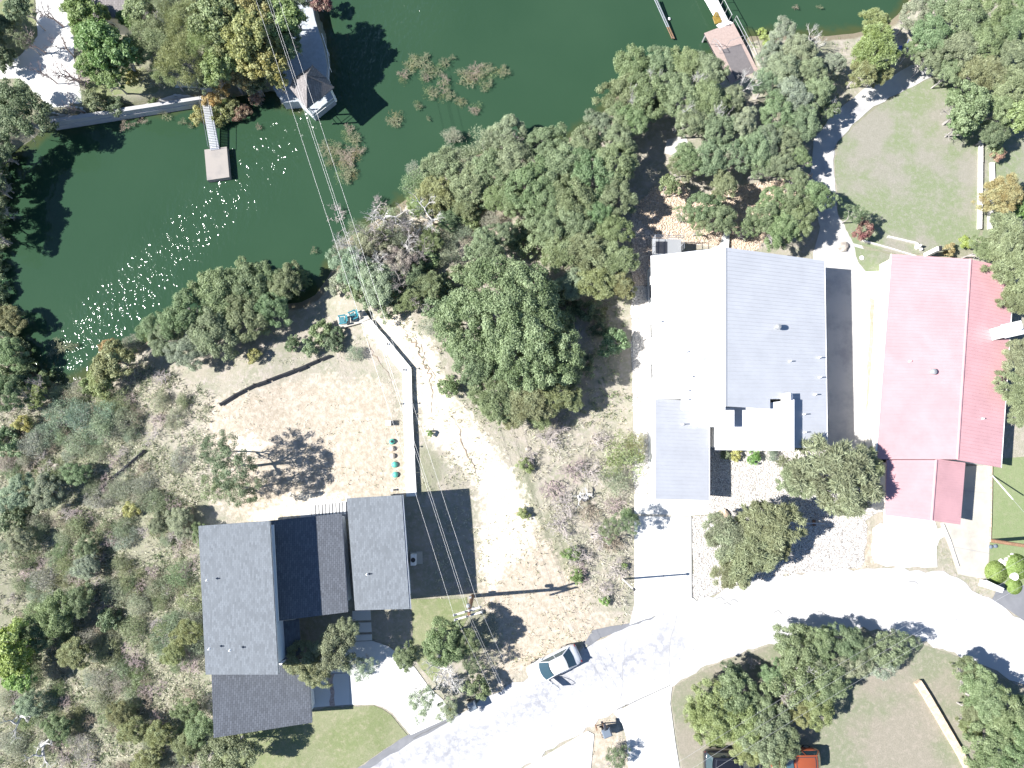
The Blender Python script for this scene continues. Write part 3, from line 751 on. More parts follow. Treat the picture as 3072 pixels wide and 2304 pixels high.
# porch floor and stepping slabs
drape('entry_court', [(836,1866),(1044,1838),(1066,1834),(1230,1828),(1238,1900),(1230,1960),(1160,1932),(1118,1918),(1057,1922),(935,1990),(840,1990)], 'ground_soil', .012, excl=True)
for i, q in enumerate([[(1057,1833),(1111,1830),(1113,1860),(1057,1862)], [(1060,1869),(1113,1867),(1115,1896),(1061,1898)], [(1061,1905),(1115,1903),(1116,1921),(1061,1923)]]):
    mb = MB(); mb.prism([P(x, y, .10) for x, y in q], .16); o = mb.build('stepping_slab', 'concrete_new')
    tag(o, ['nearest the eave of the right wing, first of three pale stepping slabs', 'middle one of three pale stepping slabs below the right wing', 'last of three pale stepping slabs, touching the driveway'][i], 'paving slab', 'stepping slabs at the front door')
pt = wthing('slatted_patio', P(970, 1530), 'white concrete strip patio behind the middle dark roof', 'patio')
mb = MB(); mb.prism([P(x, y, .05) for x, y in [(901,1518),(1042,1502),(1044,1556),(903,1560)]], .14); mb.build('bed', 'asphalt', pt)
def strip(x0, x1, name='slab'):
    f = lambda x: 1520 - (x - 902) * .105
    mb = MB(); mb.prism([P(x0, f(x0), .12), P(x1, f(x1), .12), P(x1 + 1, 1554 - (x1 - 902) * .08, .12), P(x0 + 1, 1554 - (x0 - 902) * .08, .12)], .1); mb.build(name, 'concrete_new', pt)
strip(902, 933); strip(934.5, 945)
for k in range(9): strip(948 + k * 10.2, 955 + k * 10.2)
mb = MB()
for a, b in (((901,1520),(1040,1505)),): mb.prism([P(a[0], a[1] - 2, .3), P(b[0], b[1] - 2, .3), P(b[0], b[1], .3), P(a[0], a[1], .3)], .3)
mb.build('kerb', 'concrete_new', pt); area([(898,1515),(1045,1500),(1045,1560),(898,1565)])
ac = wthing('air_conditioner', P(1246, 1675), 'white air-conditioning unit on a pad beside the right dark wing', 'air conditioner')
mb = MB(); mb.prism([P(x, y, .1) for x, y in [(1230,1656),(1267,1654),(1268,1692),(1232,1694)]], .15); mb.build('pad', 'concrete_old', ac)
c = P(1243, 1676); mb = MB(); mb.box((c.x, c.y, .5), (.45, .95, .75)); mb.build('housing', 'metal_white_trim', ac, bevel=.02)
mb = MB(); mb.lathe([(.2, 0), (.2, .03)], (c.x, c.y, .88), 12); mb.build('fan_grille', 'dark_metal', ac)
area([(1232,1480),(1300,1480),(1300,1800),(1232,1800)])

# white standing-seam house
wh = wthing('white_roof_house', P(2200, 1050), 'large house with white and pale blue standing-seam metal roof', 'house')
HR, HL, HRt = 6.1, 3.5, 3.7
def seg(name, quad, m='metal_white', pitch=.31, wall=True, drop=.1):
    """quad: eave start, eave end, ridge end, ridge start as (px, py, h)"""
    e0, e1, r1, r0 = W4(quad)
    rf = roof_slab(wh, [e0, e1, r1, r0], m, 'roof', .12)
    panels(wh, rf, e0, e1, r0, r1, m, pitch)
    return [e0, e1, r1, r0]
def hl(x): return HL + (HR - HL) * (x - 1960) / 216.
def hrr(x): return HR + (HRt - HR) * (x - 2176) / 304.
q1 = seg('a', [(1957,767,HL),(1965,1197,HL),(2176,1197,HR),(2176,742,HR)])
q2 = seg('b', [(2044,1197.1,hl(2044)),(2044,1230,hl(2044)),(2176,1230,HR),(2176,1197.1,HR)])
q3 = seg('c', [(2472,782,HRt),(2478,1197,HRt),(2177,1197,HR),(2177,742,HR)])
q4 = seg('d', [(2310,1197.1,hrr(2310)),(2310,1226,hrr(2310)),(2177,1219,HR),(2177,1197.1,HR)])
q5 = seg('e', [(2478,1197.1,HRt),(2480,1344,HRt),(2383,1344,hrr(2383)),(2383,1197.1,hrr(2383))])
q6 = seg('f', [(2096,1222,3.7),(2096,1281,3.7),(2203,1281,4.7),(2203,1222,4.7)])
q7 = seg('g', [(2146,1230,3.1),(2146,1350,3.1),(2383,1352,5.25),(2383,1198,5.25)])
q8 = seg('h', [(2126,1205,2.35),(2126,1501,2.35),(1966,1497,3.5),(1966,1197,3.5)])
for q in (q1, q3, q7): walls(q, wh, 'wall_white', .3, .14)
walls(q5, wh, 'wall_white', .3, .14); walls(q6, wh, 'wall_white', .15, .14)
q = inset(q8, .2); walls(q8, wh, 'wall_white', .25, .14)
for a, b in ((q3[0], q3[1]), (q5[0], q5[1]), (q8[0], q8[1]), (q1[0], q1[1])):
    sgn = 1 if a.x > 15 or (a is q8[0]) else -1
    mb = MB(); mb.tube([a + Vector((.07 * sgn, 0, -.05)), b + Vector((.07 * sgn, 0, -.05))], .06, 6); mb.build('gutter', 'metal_white_trim', wh)
mb = MB(); mb.tube([q1[3] + Vector((0, 0, .03)), W4([(2176,1219,HR)])[0] + Vector((0, 0, .03))], .07, 6); mb.build('ridge_cap', 'metal_white_trim', wh)
wall_windows(wh, q3, 0, 1, [(.15, 1.4, .9, 2.3), (.4, 1.8, .9, 2.3), (.7, 1.4, .9, 2.3)], .3)
wall_windows(wh, q1, 0, 1, [(.2, 1.4, .9, 2.3), (.5, 1.4, .9, 2.3), (.8, 1.4, .9, 2.3)], .3)
for x, y, h in ((1981,965,3.85),(2059,1056,4.8),(2106,1078,5.3),(2073,1130,4.95),(2061,1173,4.8),(2061,1200,4.8),(2369,1084,4.6),(2457,1073,3.95),(2459,1132,3.95),(2444,1184,4.05),(2411,1243,4.35),(2413,1297,4.3),(2048,1273,3.0)):
    vent(wh, PZ(x, y, h), .05, .35)
p = PZ(2328, 983, 4.95); mb = MB(); mb.lathe([(.13, -.1), (.13, .35), (.24, .36), (.24, .55), (.05, .62)], p, 12); mb.build('flue_cap', 'galvanised', wh)
p = PZ(2362, 1192, 4.9); mb = MB()
mb.add([p + Vector(v) for v in [(-.35, -.3, -.5), (.35, -.3, -.5), (.35, .3, -.5), (-.35, .3, -.5), (-.35, -.3, .3), (.35, -.3, .3), (.35, .3, .3), (-.35, .3, .3), (0, -.3, .62), (0, .3, .62)]],
       [(3, 2, 1, 0), (0, 1, 5, 4), (1, 2, 6, 5), (2, 3, 7, 6), (3, 0, 4, 7), (4, 5, 8), (7, 9, 6), (5, 6, 9, 8), (4, 8, 9, 7)]); mb.build('chimney', 'metal_white_trim', wh)
# balcony at the back of the white house
bc = wthing('balcony', P(1995, 745), 'small railed metal balcony behind the white roofed house', 'balcony')
BZ = 1.6
mb = MB(); mb.prism([PZ(x, y, BZ) for x, y in [(1957,716),(2044,718),(2044,764),(1957,766)]], .15); mb.build('floor', 'galvanised', bc)
mb = MB()
for k in range(10): mb.prism([PZ(1967 + k * 3.6, 724, BZ + .06), PZ(1968.4 + k * 3.6, 724, BZ + .06), PZ(1968.4 + k * 3.6, 760, BZ + .06), PZ(1967 + k * 3.6, 760, BZ + .06)], .04)
mb.build('slats', 'dark_metal', bc)
rl = [PZ(1957,764,BZ), PZ(1958,716,BZ), PZ(2044,718,BZ), PZ(2044,756,BZ)]
for h in (1.0, .5):
    mb = MB(); mb.tube([p + Vector((0, 0, h)) for p in rl], .028, 5); mb.build('rail', 'steel', bc)
for a, b in zip(rl, rl[1:]):
    for t in (0, .5):
        c = a.lerp(b, t); mb = MB(); mb.tube([c, c + Vector((0, 0, 1.0))], .028, 5); mb.build('post', 'steel', bc)
for c in (PZ(1960,720,BZ), PZ(2041,721,BZ)):
    mb = MB(); mb.tube([Vector((c.x, c.y, gz(c.x, c.y) - .1)), Vector((c.x, c.y, BZ - .14))], .07, 6); mb.build('leg', 'steel', bc)
mb = MB(); mb.prism([PZ(2176,690,0.35), PZ(2190,688,0.35), PZ(2186,745,0.35), PZ(2140,760,.35), PZ(2138,742,.35), PZ(2160,735,.35)], .5); tag(mb.build('garden_steps', 'concrete_new'), 'white concrete steps meeting the back edge of the white roof', 'steps')

# red-roofed house
rh = wthing('red_roof_house', P(2800, 1100), 'long house under a faded red metal gable roof', 'house')
def rseg(quad, pitch=.3):
    e0, e1, r1, r0 = W4(quad); rf = roof_slab(rh, [e0, e1, r1, r0], 'metal_red', 'roof', .1); panels(rh, rf, e0, e1, r0, r1, 'metal_red', pitch, .012); return [e0, e1, r1, r0]
r1_ = rseg([(2677,762,2.5),(2631,1378,2.5),(2871,1378,3.1),(2911,777,3.1)])
r2_ = rseg([(3042,806,2.4),(3002,1403,2.4),(2873,1380,3.1),(2913,778,3.1)])
r3_ = rseg([(2660,1380,2.6),(2656,1545,2.6),(2794,1562,3.0),(2808,1380,3.0)])
r4_ = rseg([(2896,1388,2.4),(2881,1574,2.4),(2796,1562,3.0),(2810,1377,3.0)], .2)
for q in (r1_, r2_, r3_, r4_): walls(q, rh, 'wall_cream', .22, .12)
for a, b in ((r1_[3], r1_[2]), (r3_[3], r3_[2])):
    mb = MB(); mb.tube([a + Vector((0, 0, .03)), b + Vector((0, 0, .03))], .10, 6); mb.build('ridge_cap', 'metal_red', rh)
mb = MB(); mb.tube([r1_[0] + Vector((-.08, 0, -.06)), r1_[1] + Vector((-.08, 0, -.06))], .07, 6); mb.build('gutter', 'metal_white_trim', rh)
mb = MB(); mb.tube([r2_[0] + Vector((.08, 0, -.06)), r2_[1] + Vector((.08, 0, -.06))], .05, 6); mb.build('gutter', 'metal_white_trim', rh)
wall_windows(rh, r2_, 0, 1, [(.3, 1.4, .8, 1.9), (.75, 1.4, .8, 1.9)], .22)
p = PZ(2795, 1116, 2.9); mb = MB(); mb.lathe([(.12, -.15), (.12, .2), (.26, .22), (.26, .36), (.06, .44)], p, 12); mb.build('flue_cap', 'galvanised', rh)
for x, y, h in ((2728,1084,2.7),(2947,1256,2.8)): vent(rh, PZ(x, y, h), .05, .25)
a = P(3020, 985); mb = MB(); t = PZ(3040, 985, 4.3); u = Vector((1, .12, 0)).normalized(); rz = .22
mb.box((t.x - .1, t.y - .1, 2.1), (1.5, 1.0, 4.4), rz); ch = mb.build('chimney', 'stone_white', rh); ch['_o'] = rh['_o']
mb = MB(); mb.box((t.x - .1, t.y - .1, 4.37), (1.75, 1.2, .14), rz); mb.build('cap', 'concrete_new', ch, origin=rh['_o'])
mb = MB(); mb.lathe([(.2, 0), (.2, .4)], (t.x + .25, t.y, 4.4), 10); mb.build('flue', 'metal_white_trim', ch, origin=rh['_o'])

# house on the far bank, mostly under trees
nh = wthing('brown_roof_house', P(330, 0), 'house with grey-brown shingle roof cut by the top edge at left', 'house')
q = W4([(196,-170,3.6),(474,-180,3.6),(474,56,2.4),(202,50,2.4)]); roof_slab(nh, q, 'shingle_brown'); walls(q, nh, 'wall_cream', .5)
wall_windows(nh, q, 3, 2, [(.3, 1.4, .9, 2.0), (.7, 1.4, .9, 2.0)], .5, z0=-1.0)

# ------------------------------------------------------------------ gazebo
gz_ = wthing('gazebo', PZ(935, 285, ZD), 'hip roofed shingle gazebo at the tip of the lakeside deck', 'gazebo')
ev = ZD + 2.5; ring = [PZ(x, y, ev) for x, y in [(921,325),(1002,262),(979,234),(938,196),(878,236),(869,263),(893,293)]]; ap = PZ(920, 226, ev + 1.75)
cen = sum(ring, Vector()) / len(ring)
mb = MB(); n = len(ring); low = [p - Vector((0, 0, .12)) for p in ring]
mb.add(ring + low + [ap], [(i, (i + 1) % n, 2 * n) for i in range(n)] + [(i + n, (i + 1) % n + n, (i + 1) % n, i) for i in range(n)] + [tuple(range(2 * n - 1, n - 1, -1))])
rf = mb.build('roof', 'shingle_brown', gz_); rf['_o'] = gz_['_o']
for p in ring[:5]:
    mb = MB(); mb.tube([p + Vector((0, 0, .02)), ap + Vector((0, 0, .02))], .07, 5); mb.build('ridge_cap', 'shingle_brown', rf, origin=gz_['_o'])
for p in (ring[0], ring[1], ring[3], ring[4], ring[6]):
    c = p.lerp(cen, .16); mb = MB(); mb.box((c.x, c.y, (ZD + ev) / 2), (.14, .14, ev - ZD - .1)); mb.build('post', 'wall_white', gz_)
rr = [p.lerp(cen, .10) for p in (ring[6], ring[0], ring[1], ring[2])]
for h in (.95, .5):
    mb = MB(); mb.tube([Vector((p.x, p.y, ZD + h)) for p in rr], .03, 5); mb.build('rail', 'wall_white', gz_)
rp = [PZ(x, y, ZD + .9) for x, y in [(965,100),(981,150),(988,200),(984,232)]]
rw = wthing('deck_railing', PZ(981, 150, ZD), 'white railing along the lake side of the deck above the gazebo', 'railing')
mb = MB(); mb.tube(rp, .03, 5); mb.build('rail', 'wall_white', rw)
for p in rp: mb = MB(); mb.tube([Vector((p.x, p.y, ZD)), p], .03, 5); mb.build('post', 'wall_white', rw)

# ------------------------------------------------------------------ docks
fd = wthing('floating_dock', PZ(650, 490, WZ), 'square grey concrete floating dock off the upper left bank', 'dock')
mb = MB(); mb.prism([PZ(x, y, -1.45) for x, y in [(613,449),(680,440),(688,531),(621,541)]], .7); mb.build('deck', 'dock_concrete', fd)
mb = MB(); mb.prism([PZ(x, y, -1.38) for x, y in [(630,443),(657,439),(658,447),(631,451)]], .07); mb.build('hinge_plate', 'steel', fd)
gw = wthing('gangway', PZ(640, 400, WZ), 'narrow aluminium gangway of cross slats leading to the square dock', 'gangway')
a0, b0, a1, b1 = PZ(604,296,-.75), PZ(628,294,-.75), PZ(631,446,-1.35), PZ(657,444,-1.35)
for k in range(30):
    t0, t1 = k / 30 + .003, (k + 1) / 30 - .006
    mb = MB(); mb.prism([a0.lerp(a1, t0), b0.lerp(b1, t0), b0.lerp(b1, t1), a0.lerp(a1, t1)], .05); mb.build('slat', 'steel', gw)
for a, b in ((a0, a1), (b0, b1)):
    mb = MB(); mb.tube([a - Vector((0, 0, .08)), b - Vector((0, 0, .08))], .05, 5); mb.build('beam', 'steel', gw)
    mb = MB(); mb.tube([a, a + Vector((0, 0, .55)), b + Vector((0, 0, .55)), b], .022, 5); mb.build('rail', 'steel', gw)

DZ = -1.0
dk = wthing('lake_dock', PZ(2200, 150, WZ), 'tan boarded dock with a dark mat and steel railings at top right', 'dock')
C0, C1, C2, C3 = PZ(2113,99,DZ), PZ(2199,66,DZ), PZ(2282,224,DZ), PZ(2196,258,DZ)
nb = 22
for k in range(nb):
    t0, t1 = k / nb + .001, (k + 1) / nb - .003
    mb = MB(); mb.prism([C0.lerp(C1, t0), C0.lerp(C1, t1), C3.lerp(C2, t1), C3.lerp(C2, t0)], .06); mb.build('plank', 'deck_tan', dk)
mb = MB(); mb.prism([p - Vector((0, 0, .08)) for p in (C0, C1, C2, C3)], .22); mb.build('frame', 'dark_metal', dk)
mb = MB(); mb.prism([PZ(x, y, DZ + .03) for x, y in [(2166,149),(2222,131),(2264,216),(2207,238)]], .025); mb.build('mat', 'deck_mat', dk)
for t in (.05, .5, .95):
    for A, B in ((C0, C3), (C1, C2)):
        p = A.lerp(B, t); mb = MB(); mb.tube([Vector((p.x, p.y, gz(p.x, p.y) - .5)), p - Vector((0, 0, .1))], .1, 8); mb.build('pile', 'galvanised', dk)
mb = MB(); mb.prism([PZ(x, y, DZ + .03) for x, y in [(2149,75),(2186,62),(2200,68),(2160,84)]], .1); mb.build('hinge_plate', 'metal_white_trim', dk)
def railing(parent, px, z, h=.95, mid=True, m='galvanised'):
    pts = [PZ(x, y, z) for x, y in px]
    mb = MB(); mb.tube([p + Vector((0, 0, h)) for p in pts], .02, 5); mb.build('rail', m, parent)
    if mid: mb = MB(); mb.tube([p + Vector((0, 0, h * .5)) for p in pts], .02, 5); mb.build('rail', m, parent)
    for a, b in zip(pts, pts[1:] + pts[-1:]):
        k = max(1, int((b - a).length / 1.6))
        for j in range(k): c = a.lerp(b, j / k); mb = MB(); mb.tube([c, c + Vector((0, 0, h))], .02, 5); mb.build('post', m, parent)
railing(dk, [(2200,66),(2240,142),(2282,224)], DZ)
railing(dk, [(2230,122),(2180,140)], DZ, mid=False); railing(dk, [(2132,134),(2145,140),(2158,160)], DZ)
gw2 = wthing('white_gangway', PZ(2145, 20, WZ), 'white gangway with steel rails running off the top edge to the tan dock', 'gangway')
a0, b0, a1, b1 = PZ(2098,-30,-1.2), PZ(2138,-30,-1.2), PZ(2160,80,DZ - .02), PZ(2187,64,DZ - .02)
mb = MB(); mb.prism([a0, b0, b1, a1], .08); mb.build('deck', 'wall_white', gw2)
for A, B in ((a0, a1), (b0, b1)):
    mb = MB(); mb.tube([A + Vector((0, 0, .95)), B + Vector((0, 0, .95))], .028, 5); mb.build('rail', 'galvanised', gw2)
    for t in (.02, .25, .5, .75, .98): c = A.lerp(B, t); mb = MB(); mb.tube([c, c + Vector((0, 0, .95))], .025, 5); mb.build('post', 'galvanised', gw2)
kb = wthing('boat_ramp_board', PZ(2152, 50, -1.1), 'amber plastic board lying at the end of the white gangway', 'board')
mb = MB(); mb.prism([PZ(x, y, -.95) for x, y in [(2145,36),(2152,34),(2168,66),(2145,72),(2138,52)]], .08); mb.build('board', 'amber_plastic', kb, bevel=.03)
pp = wthing('mooring_ladder', PZ(1990, 60, WZ), 'rusty ended ladder-like mooring frame lying across the water', 'frame')
for (x0, y0), (x1, y1) in (((1961,-8),(2017,116)), ((1967,-8),(2023,116))):
    mb = MB(); A, B, = PZ(x0, y0, -1.3), PZ(x1, y1, -1.75); mb.tube([A, A.lerp(B, .72)], .06, 6); mb.build('rail', 'steel', pp)
    mb = MB(); mb.tube([A.lerp(B, .72), B], .062, 6); mb.build('rusty_end', 'rust', pp)
for t in (.05, .25, .48, .72, .97):
    A = PZ(1961, -8, -1.3).lerp(PZ(2017, 116, -1.75), t); B = PZ(1967, -8, -1.3).lerp(PZ(2023, 116, -1.75), t)
    mb = MB(); mb.tube([A, B], .05, 5); mb.build('rung', 'steel', pp)
mb = MB(); mb.lathe([(.05, -.1), (.16, 0), (.05, .1)], PZ(2008, 56, -1.9), 8); tag(mb.build('buoy', 'white_plastic'), 'tiny pale buoy floating beside the mooring frame', 'buoy')

# ------------------------------------------------------------------ fences, low walls, edging
def polywall(name, px, h, th, m, label, cat, part='wall', base=0.0, segl=None):
    o = wthing(name, P(*px[0]), label, cat)
    pts = [P(x, y) for x, y in px]
    for a, b in zip(pts, pts[1:]):
        n = max(1, int(round((b - a).length / (segl or 1.0))))
        for k in range(n):
            p, q = a.lerp(b, k / n + (.004 if segl else 0)), a.lerp(b, (k + 1) / n - (.004 if segl else 0)); p.z, q.z = gz(p.x, p.y), gz(q.x, q.y)
            u = (q - p); u.z = 0; u.normalize(); s_ = Vector((-u.y, u.x, 0)) * th / 2
            hh = h * (1 + (random.uniform(-.06, .06) if segl else 0))
            up = Vector((0, 0, hh)); mb = MB(); mb.prism([p - s_ + up, q - s_ + up, q + s_ + up, p + s_ + up], hh + .25); mb.build(part, m, o)
    return o
polywall('retaining_wall', [(2747,2042),(2775,2085),(2830,2180),(2880,2265),(2905,2315)], .42, .55, 'stone_tan', 'tan stone retaining wall running down the lower right lawn', 'retaining wall', 'stone', segl=.9)
polywall('garden_edging', [(2938,425),(2937,560),(2934,690)], .35, .28, 'stone_white', 'white stone edging along the right side of the back lawn', 'edging', 'stone', segl=.8)
polywall('garden_edging', [(2972,490),(2974,540),(2968,620),(2966,690)], .3, .35, 'stone_white', 'short broken white stone edging between the shrubs right of the lawn', 'edging', 'stone', segl=.9)
polywall('low_wall', [(2580,722),(2660,745),(2745,770)], .25, .12, 'stone_white', 'thin white edging below the purple-red shrub, lower of the two', 'edging', 'stone', segl=.9)
polywall('low_wall', [(2660,712),(2745,732),(2762,752)], .3, .16, 'stone_white', 'thin white edging above the red roof, upper of the two', 'edging', 'stone', segl=.9)
polywall('driveway_kerb', [(2969,1392),(2968,1500),(2965,1625)], .22, .2, 'stone_tan', 'pale kerb between the garage driveway and the bright lawn', 'kerb', 'stone', segl=1.2)
polywall('driveway_kerb', [(2826,1572),(2848,1625),(2872,1700)], .18, .14, 'stone_white', 'slanting white kerb on the left of the garage driveway', 'kerb', 'stone', segl=1.2)
def silt(px, label, h=.30):
    o = wthing('silt_fence', P(*px[0]), label, 'silt fence'); pts = [P(x, y) for x, y in px]
    for a, b in zip(pts, pts[1:]):
        n = max(1, int((b - a).length / .9)); prev = None; row = []
        for k in range(n + 1):
            p = a.lerp(b, k / n); p.z = gz(p.x, p.y); row.append(p)
        mb = MB()
        for p, q in zip(row, row[1:]):
            lean = Vector((random.uniform(.1, .3), random.uniform(-.3, -.1), 0)); ba, bb = Vector((0, 0, -.1)), Vector((0, 0, h))
            mb.add([p + ba, q + ba, q + bb + lean, p + bb + lean], [(0, 1, 2, 3)]); mb.add([p + ba + Vector((.05, -.05, 0)), q + ba + Vector((.05, -.05, 0)), q + bb + lean + Vector((.03, -.03, 0)), p + bb + lean + Vector((.03, -.03, 0))], [(3, 2, 1, 0)])
            mb.add([p + bb + lean, q + bb + lean, q + bb + lean + Vector((.12, -.12, -.1)), p + bb + lean + Vector((.12, -.12, -.1))], [(0, 1, 2, 3)])
        mb.build('cloth', 'silt_cloth', o)
        for p in row[::2]: mb = MB(); mb.tube([p - Vector((0, 0, .1)), p + Vector((.1, -.1, h + .1))], .03, 5); mb.build('stake', 'bark', o)
silt([(655,1208),(700,1180),(760,1150),(800,1136),(880,1105),(985,1062)], 'black silt fence along the top of the bare yard')
silt([(276,1488),(330,1430),(385,1385),(430,1345)], 'black silt fence cutting across the brushy hillside')

# ------------------------------------------------------------------ utility poles and lines
def insulator(p, parent):
    mb = MB(); mb.lathe([(.05, 0), (.09, .04), (.05, .1), (.08, .14), (.03, .2)], p, 7); return mb.build('insulator', 'galvanised', parent)
PB = P(1417, 1788); PT = PZ(1406, 1836, 6.6) ; PT = Vector((PB.x - .0, PB.y - .0, 7.3))
up_ = wthing('utility_pole', PB, 'wooden utility pole with a double crossarm beside the dark house shadow', 'utility pole')
mb = MB(); mb.tube([PB - Vector((0, 0, .5)), PB.lerp(PT, .5), PT], [.17, .15, .12], 10); mb.build('pole', 'wood_pole', up_)
for (x0, y0), (x1, y1), z in (((1359,1846),(1444,1820),6.9), ((1362,1860),(1449,1834),6.9)):
    a, b = PZ(x0, y0, z), PZ(x1, y1, z); d = (b - a); mb = MB(); c = (a + b) / 2
    mb.box(c, (d.length, .14, .16), math.atan2(d.y, d.x)); mb.build('crossarm', 'wood_arm', up_)
    for t in (.04, .42, .58, .96): insulator(a.lerp(b, t) + Vector((0, 0, .08)), up_)
for dx, dy in ((.3, .1), (-.1, .35)):
    c = PB + Vector((dx, dy, 5.9)); mb = MB(); mb.lathe([(.14, -.25), (.16, -.2), (.16, .2), (.06, .28)], c, 10); mb.build('equipment_can', 'galvanised', up_)
mb = MB(); mb.box((PB.x - .12, PB.y + .2, 1.6), (.2, .16, .4)); mb.build('meter_box', 'galvanised', up_)
P3 = P(2974, 1622)
up3 = wthing('utility_pole', P3, 'brown utility pole at the right edge rising from the bright lawn', 'utility pole')
T3 = Vector((P3.x, P3.y, 7.6)); mb = MB(); mb.tube([P3 - Vector((0, 0, .5)), P3.lerp(T3, .5), T3], [.17, .15, .12], 10); mb.build('pole', 'wood_pole', up3)
mb = MB(); mb.box((T3.x, T3.y, 7.2), (.14, 2.4, .14), .3); mb.build('crossarm', 'wood_arm', up3)
P2 = P(1868, 1737)
lp = wthing('driveway_pole', P2, 'plain weathered pole at the left edge of the carport driveway', 'pole')
mb = MB(); mb.tube([P2 - Vector((0, 0, .3)), P2 + Vector((0, 0, 5.0))], [.09, .07], 8); mb.build('pole', 'wood_arm', lp)
mb = MB(); mb.lathe([(.07, 0), (.13, .05), (.13, .14), (.05, .2)], P2 + Vector((0, 0, 4.95)), 8); mb.build('cap', 'dark_metal', lp)
def wire(A, B, sag, r, label, grp, n=26):
    pts = []
    for k in range(n + 1):
        t = k / n; p = A.lerp(B, t); p.z -= sag * 4 * t * (1 - t); pts.append(p)
    mb = MB(); mb.tube(pts, r, 5, False); o = mb.build('power_line', 'wire_metal', None, origin=A); return tag(o, label, 'power line', grp)
gA = 'overhead lines between the crossarm and the top left'
ends = [((1361,1844),(752,-50),'leftmost of the overhead lines crossing the lake from the crossarm'),
        ((1399,1834),(786,-50),'left line of the close pair crossing the lake from the crossarm'),
        ((1405,1832),(793,-50),'right line of the close pair crossing the lake from the crossarm'),
        ((1437,1822),(820,-50),'rightmost of the overhead lines crossing the lake from the crossarm')]
for a, b, lb in ends: wire(PZ(*a, 7.15), PZ(*b, 9.5), .8, .0085, lb, gA)
gB = 'overhead lines leaving the crossarm towards the bottom edge'
for a, b, lb in [((1370,1858),(1640,2420),'leftmost of the lines running down from the crossarm past the dead tree'),
                 ((1404,1848),(1668,2430),'left line of the close pair running down from the crossarm'),
                 ((1410,1846),(1676,2430),'right line of the close pair running down from the crossarm'),
                 ((1445,1836),(1712,2440),'rightmost of the lines running down from the crossarm')]: wire(PZ(*a, 7.15), PZ(*b, 8), .3, .008, lb, gB)
gC = 'overhead lines over the lower right corner'
for a, b, lb in [((1985,2318),(3150,1632),'upper of the three lines crossing the lower right lawn'),
                 ((1998,2355),(3160,1664),'middle of the three lines crossing the lower right lawn'),
                 ((2030,2380),(3170,1700),'lower of the three lines crossing the lower right lawn')]: wire(PZ(*a, 7.5), PZ(*b, 7.5), .5, .0065, lb, gC)
GA = P(2973, 1422); gy = wthing('guy_wire', GA, 'guy wire with a white guard tube at the corner of the bright lawn', 'guy wire')
GT = PZ(3004, 1490, 1.9); mb = MB(); mb.tube([GA, GA.lerp(Vector((T3.x, T3.y, 7.2)), .36)], .05, 7); mb.build('guard', 'white_plastic', gy)
mb = MB(); mb.tube([GA.lerp(Vector((T3.x, T3.y, 7.2)), .36), Vector((T3.x, T3.y, 7.2))], .012, 5); mb.build('wire', 'wire_metal', gy)
for x, y in ((2970,1640),(2984,1638)):
    c = P(x, y); mb = MB(); mb.lathe([(.17, 0), (.17, .15), (.06, .2)], c, 9); tag(mb.build('meter_cover', 'grey_lid', origin=c), 'round grey meter cover nearest the driveway beside the brown pole' if x == 2970 else 'pale grey meter cover nearest the brown pole', 'cover')

